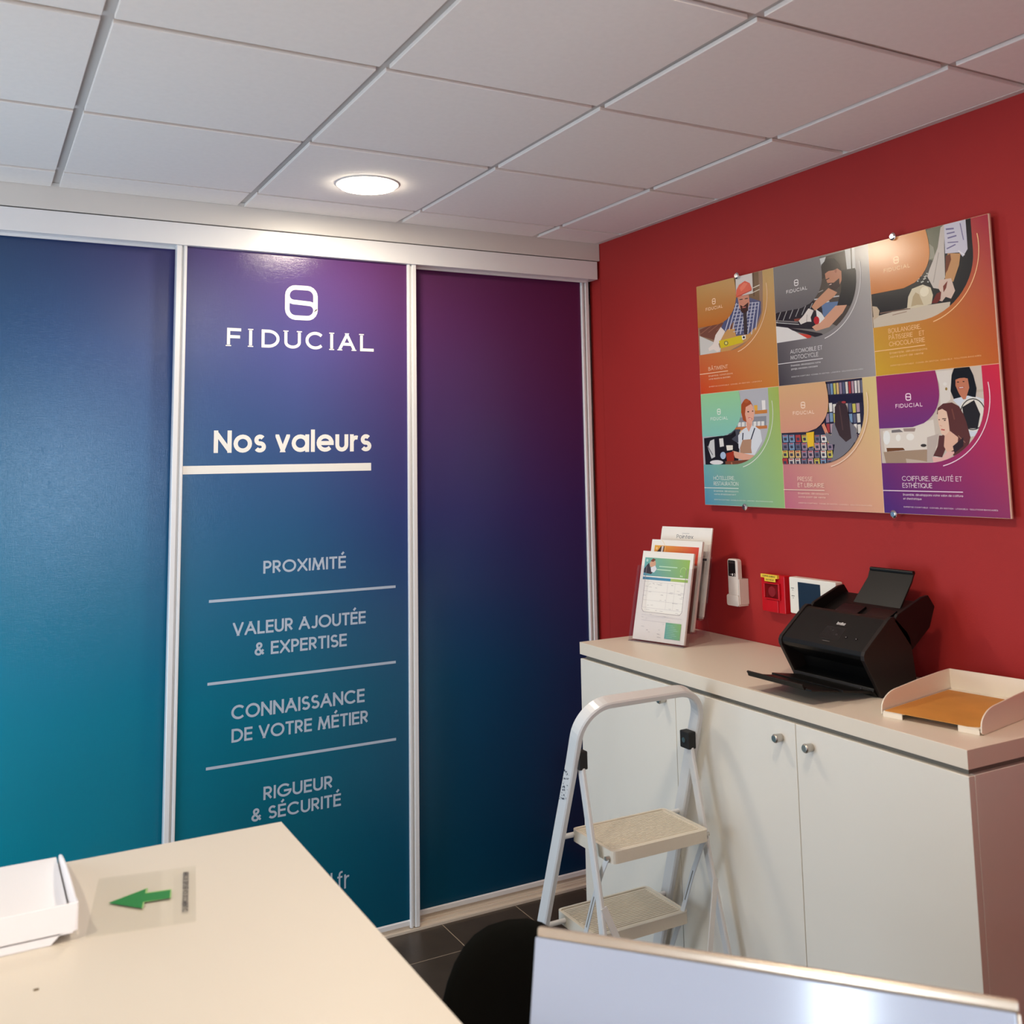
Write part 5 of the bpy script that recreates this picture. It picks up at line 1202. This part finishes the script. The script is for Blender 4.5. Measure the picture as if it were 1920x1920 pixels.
# control panel plane
c0 = Vector((-.3315+.22, 0, 1.160-ZT)); c1 = Vector((-.242+.22, 0, 1.2305-ZT)); up_ = (c1-c0).normalized(); cn = Vector((-up_.z, 0, up_.x))
s = Sheet(c0+up_*.1139*1+Vector((0, hw-.012, 0))+cn*.0003, (0, -.001, 0), up_*-.001, cn, .00003)
s.poly(rrect(118, 186, 50, 94, 1.5, 2), (52, 48, 46)); s.poly(rrect(119, 185, 51, 93, 1.5, 2), (30, 28, 26)); s.poly(arcpts(147, 62, 3, 2.4, 0, 324, 8), (58, 54, 52)); s.poly(arcpts(168, 74, 5, 3, 0, 324, 8), (50, 46, 46))
s.text('brother', 144, 173, 41, 10, (196, 192, 188), .2, .1); s.line([(138, 101), (163, 101)], 1.4, (120, 114, 108))
finish('screen', s.bm, PRINTG, sc)
for v, u in ((.045, 204), (.045, 238)):
    p = c0+up_*(.1139-.078)+Vector((0, hw-.012-u*.001, 0)); bm = bmesh.new(); cyl(bm, p, p+cn*.0015, .0042, .0036, 14); b_ = finish('button', bm, BLACKG, sc)
    bm = bmesh.new(); cyl(bm, p+cn*.0015, p+cn*.0018, .0018, n=10); finish('button_icon', bm, STEEL, b_)
# feed chute with side guides, and the pull-up extension
I0 = Vector((-.224+.22, 0, 1.226-ZT)); I1 = Vector((-.105+.22, 0, 1.262-ZT))
def chute(x, z): return (x+.22, z-ZT)
bm = bmesh.new(); prism(bm, [chute(-.205, 1.215), chute(-.19, 1.218), chute(-.085, 1.262), chute(-.078, 1.255), chute(-.13, 1.19), chute(-.17, 1.17)], 'y', -hw+.02, hw-.0); finish('feed_tray', bm, BLACK, sc, bevel=.0015)
for a, b in ((-hw+.0, -hw+.010), (hw-.014, hw-.004)):
    bm = bmesh.new(); prism(bm, [chute(-.222, 1.228), chute(-.208, 1.243), chute(-.110, 1.280), chute(-.088, 1.283), chute(-.066, 1.252), chute(-.09, 1.20), chute(-.16, 1.15)], 'y', a, b); finish('side_guide', bm, BLACK, sc, bevel=.002)
for a, b in ((-.10, -.02), (.005, .085)):
    bm = bmesh.new(); prism(bm, [chute(-.196, 1.2165), chute(-.192, 1.223), chute(-.15, 1.2415), chute(-.146, 1.234)], 'y', a, b); finish('paper_guide', bm, BLACKG, sc, bevel=.001)
bm = bmesh.new(); e0 = Vector((-.128+.22, 0, 1.243-ZT)); e1 = Vector((-.058+.22, 0, 1.335-ZT)); dv = (e1-e0).normalized(); nn = Vector((-dv.z, 0, dv.x))
pl = [(-.078, 0), (-.078, .085), (-.075, .105), (-.073, .116), (.073, .116), (.077, .105), (.072, .085), (.084, 0)]
plate(bm, [e0+dv*b+Vector((0, a-.012, 0)) for a, b in pl], -.005, nn); finish('extension_flap', bm, BLACK, sc, bevel=.001)
bm = bmesh.new(); sweep(bm, [e0+dv*.112+Vector((0, -.086, 0)), e0+dv*.112+Vector((0, .062, 0))], nn, .012, .012, .004); finish('flap_lip', bm, BLACK, sc, bevel=.001)
# output tray: two sliding sections and a raised stop at the tip
bm = bmesh.new(); prism(bm, sp_([(-.27, 1.056), (-.40, 1.0745), (-.40, 1.0685), (-.27, 1.049)]), 'y', -hw+.016, hw-.036); finish('output_tray', bm, BLACK, sc, bevel=.001)
bm = bmesh.new(); prism(bm, sp_([(-.36, 1.0655), (-.492, 1.0835), (-.492, 1.0790), (-.36, 1.0605)]), 'y', -hw+.030, hw-.046); finish('output_tray_extension', bm, BLACK, sc, bevel=.001)
bm = bmesh.new(); prism(bm, sp_([(-.486, 1.083), (-.497, 1.094), (-.502, 1.092), (-.494, 1.079)]), 'y', -hw+.05, hw-.052); finish('paper_stop', bm, BLACK, sc, bevel=.0008)
s = Sheet((-.2985+.22, -hw+.030, 1.103-ZT), (0, -.001, 0), (.0005, 0, -.00085), (-1, 0, 0), .00004)
for k in range(3): s.line([(0, k*4.5), (9, k*4.5)], 2, (130, 126, 124))
s.o = Vector((-.3105+.22, -hw+.027, 1.118-ZT)); finish('rating_mark', s.bm, PRINT, sc)
bm = bmesh.new(); cyl(bm, (-.299+.22, -hw+.05, .0195), (-.3015+.22, -hw+.05, .0195), .0016, n=10); finish('status_light', bm, CHROME, sc)

# ------------------------------------------------------------------ letter trays
def letter_tray(name, lab, loc, rz, m, D=.325, Wd=.242, h=.062, RX=.0765, RY=.036, z0=.018):
    """open front at local -x; walls rise to the back with rounded front corners"""
    t = thing(name, lab, 'letter tray', loc, rz)
    hw = Wd/2; th = .0032
    bm = bmesh.new()      # floor with a concave finger cut-out at the front
    cut = [(0, -.035+.0)]+[(.042*math.sin(math.radians(a)), -.062*math.cos(math.radians(a))) for a in range(15, 166, 15)]
    o = [(.0, -hw+.006), (.0, -.066)]+[(.040*math.sin(math.radians(a)), -.066*math.cos(math.radians(a))) for a in range(10, 171, 12)]+[(.0, .066), (.0, hw-.006), (D, hw-.006), (D, -hw+.006)]
    prism(bm, o, 'z', .0105, .0137); fl = finish('tray_floor', bm, m, t, bevel=.0008)
    for s_ in (-1, 1):
        bm = bmesh.new()     # front edge foot under the floor
        prism(bm, [(0, 0), (.003, 0), (.003, .0105), (0, .0105)], 'y', s_*.066, s_*(hw-.005)); finish('front_foot', bm, m, t)
        bm = bmesh.new(); prof = [(0, .006), (.0015, z0)]+[(.0015+RX-RX*math.cos(math.radians(a)), z0+RY*math.sin(math.radians(a))) for a in range(10, 91, 8)]+[(RX+(D-RX)*.4, (z0+RY+h*2)/3), (RX+(D-RX)*.8, h), (D-.002, h), (D-.002, .012), (D-.03, .012), (D-.036, .0), (.03, 0), (.012, 0), (.004, .003)]
        prism(bm, prof, 'y', s_*(hw-th), s_*hw); finish('side_wall', bm, m, t, bevel=.0012)
    bm = bmesh.new(); prism(bm, [(-hw+.034, 0), (hw-.034, 0), (hw-.022, .0115), (hw-.003, .0125), (hw-.0015, h), (-hw+.0015, h), (-hw+.003, .0125), (-hw+.022, .0115)], 'x', D-th, D); finish('back_wall', bm, m, t, bevel=.001)
    return t
lt1 = letter_tray('letter_tray', 'cream white letter tray holding an orange card, at the right end of the worktop', (-.396, -1.879, ZT+.0003), math.radians(11.5), TRAYM, D=.335, Wd=.238)
lt2 = letter_tray('letter_tray', 'bright white empty letter tray on the reception counter, cut by the left edge', (-2.352, -1.594, 1.0003), math.radians(-90.0), TRAYW, D=.305, Wd=.36, h=.050, RX=.27, RY=.034, z0=.011)
cdx = thing('card', 'orange brown card lying in the letter tray on the worktop', 'card', (-.27, -1.85, ZT+.0143))
bm = bmesh.new(); prism(bm, [(x+.27, y+1.85) for x, y in ((-.419, -1.7735), (-.12, -1.713), (-.085, -1.905), (-.362, -1.982), (-.378, -1.965))], 'z', 0, .0012); finish('sheet', bm, CARD, cdx)

# ------------------------------------------------------------------ arrow sign on the counter
A0 = Vector((-2.1226, -1.6934, 1.0003)); ev = Vector((.982, -.189, 0)); dvv = Vector((-.2395, -.971, 0)).normalized()
ev = Vector((.1446, -.0278, 0)).normalized(); dvv = Vector((-ev.y, ev.x, 0))*-1
sg = thing('acrylic_sign', 'small clear acrylic sign with a green arrow lying on the reception counter', 'sign', A0)
bm = bmesh.new(); plate(bm, [Vector((0, 0, 0)), ev*.148, ev*.148+dvv*.21, dvv*.21], .0022, Vector((0, 0, 1))); finish('plate', bm, clear_mat('sign_acrylic', (.985, .985, .975), .05, .12, -.02), sg, bevel=.0005)
s = Sheet((0, 0, .0023), ev*.001, dvv*.001, (0, 0, 1), .00005)
s.poly([(22, 103), (77, 66), (76, 84), (112, 84), (112, 118), (74, 120), (73, 142)], (158, 196, 120)); s.poly([(22, 104), (74, 69), (73.5, 87), (110.5, 87), (110, 118), (72, 118), (71, 141)], (36, 128, 52))
s2 = Sheet(ev*.1285+dvv*.022+Vector((0, 0, .0023)), dvv*.001, -ev*.001, (0, 0, 1), .00005)
s2.text('MERCI DE DEPOSER VOS DOCUMENTS ICI', 0, 152, 0, 8.5, (66, 58, 52), .17, .1)
finish('green_arrow', s.bm, PRINT, sg); finish('lettering', s2.bm, PRINT, sg)

# ------------------------------------------------------------------ black office chair
ch = thing('office_chair', 'black fabric chair with a rounded back, left of the pale screen panel', 'chair', (-1.455, -1.845, 0), math.radians(-9))
def superell(w_, h_, n, k=3.2):
    return [(w_*math.copysign(abs(math.cos(t))**(2/k), math.cos(t)), h_*math.copysign(abs(math.sin(t))**(2/k), math.sin(t))) for t in [2*PI*i/n for i in range(n)]]
def pad(name, par, w_, h_, th_, fn, m, k=3.2):
    bm = bmesh.new(); rings = []; n = 36
    for sc_, dz in ((.0, th_*.5), (.6, th_*.5), (.86, th_*.44), (.97, th_*.25), (1, 0), (.97, -th_*.25), (.86, -th_*.44), (.6, -th_*.5), (0, -th_*.5)):
        if sc_ == 0: rings.append([bm.verts.new(fn(0, 0, dz))])
        else: rings.append([bm.verts.new(fn(a*sc_, b*sc_, dz)) for a, b in superell(w_, h_, n, k)])
    for A, B in zip(rings, rings[1:]):
        for i in range(n):
            j = (i+1) % n
            if len(A) == 1: bm.faces.new([A[0], B[i], B[j]])
            elif len(B) == 1: bm.faces.new([A[i], B[0], A[j]])
            else: bm.faces.new([A[i], B[i], B[j], A[j]])
    bmesh.ops.recalc_face_normals(bm, faces=bm.faces); return finish(name, bm, m, par, smooth=True)
pad('backrest', ch, 0.148, .25, .06, lambda a, b, d: (a, .0+b*.10+d-.05*(a/.2)**2, .590+b), FABRIC, 2.5)
pad('seat', ch, .22, .21, .07, lambda a, b, d: (a, -.22+b, .455+d), FABRIC)
bm = bmesh.new(); sweep(bm, [(0, -.15, .415), (0, .02, .405), (0, .055, .45), (0, .045, .56)], (1, 0, 0), .012, .06, .002); finish('back_bar', bm, BLACK, ch)
bm = bmesh.new(); cyl(bm, (0, -.2, .09), (0, -.2, .42), .027, n=20); finish('gas_column', bm, BLACK, ch)
for k in range(5):
    a = 2*PI*k/5+.3; bm = bmesh.new(); sweep(bm, [(0, -.2, .10), (.14*math.cos(a), -.2+.14*math.sin(a), .095), (.27*math.cos(a), -.2+.27*math.sin(a), .07)], (-math.sin(a), math.cos(a), 0), .025, .04, .004); finish('base_arm', bm, BLACK, ch)
    bm = bmesh.new(); c = Vector((.27*math.cos(a), -.2+.27*math.sin(a), .026)); ax = Vector((-math.sin(a), math.cos(a), 0))
    cyl(bm, c-ax*.02, c+ax*.02, .026, n=18); cyl(bm, c, c+Vector((0, 0, .045)), .008, n=10); finish('castor', bm, RUBBER, ch)

# ------------------------------------------------------------------ desk and pale screen panel in the foreground
dk = thing('office_desk', 'white desk that carries the pale screen panel, just below the frame', 'desk', (-1.45, -2.72, 0))
def db(n, x0, x1, y0, y1, z0, z1, m=CAB, bev=.001): return boxo(n, x0+1.45, x1+1.45, y0+2.72, y1+2.72, z0, z1, m, dk, bev)
db('desktop', -1.79, -.95, -3.10, -2.36, .715, .74, TOPM)
for x in (-1.77, -1.00):
    for y in (-3.07, -2.42): db('leg', x, x+.03, y, y+.03, 0, .715, ALU)
TL_ = Vector((-1.697, -2.362, 1.086)); TR_ = Vector((-1.348, -2.766, 1.086)); pe = (TR_-TL_).normalized(); pn = Vector((pe.y, -pe.x, 0))
tilt = math.radians(16); pd = Vector((0, 0, -1))*math.cos(tilt)+pn*math.sin(tilt); po = pn*math.cos(tilt)+Vector((0, 0, 1))*math.sin(tilt)
ctr = (TL_+TR_)/2; ctr0 = Vector((ctr.x, ctr.y, .7405))
pm = thing('screen_panel', 'pale glossy tilted screen panel with satin metal top edge, cut by the bottom edge', 'screen', ctr0)
wv_ = (TR_-TL_).length
def pp(a, b, c=0): return ctr+pe*a+pd*b+po*c-ctr0
bm = bmesh.new(); plate(bm, [pp(-wv_/2, .0115), pp(wv_/2-.004, .0115), pp(wv_/2-.004, .30), pp(-wv_/2, .30)], -.012, po); finish('panel', bm, SCREENW, pm, bevel=.0012)
bm = bmesh.new(); plate(bm, [pp(-wv_/2+.002, 0, .001), pp(wv_/2, 0, .001), pp(wv_/2, .0112, .001), pp(-wv_/2+.002, .0112, .001)], -.014, po); finish('top_trim', bm, TRIMG, pm, bevel=.003, segs=3)
bm = bmesh.new(); plate(bm, [pp(wv_/2-.0035, .0115, .001), pp(wv_/2, .0115, .001), pp(wv_/2, .30, .001), pp(wv_/2-.0035, .30, .001)], -.014, po); finish('side_trim', bm, TRIMG, pm, bevel=.001)
bm = bmesh.new(); a_ = pp(0, .16, -.013); b_ = Vector((a_.x-pn.x*.05, a_.y-pn.y*.05, .012)); 
sweep(bm, [a_, a_-pn*.03, b_], pe, .012, .05, .002); finish('stand_arm', bm, STEEL, pm)
bm = bmesh.new(); q = [(-.11, -.09), (.11, -.09), (.11, .07), (-.11, .07)]
plate(bm, [Vector((0, 0, .0))+pe*a-pn*(b+.05) for a, b in q], .010, Vector((0, 0, 1))); finish('stand_foot', bm, STEEL, pm, bevel=.002)
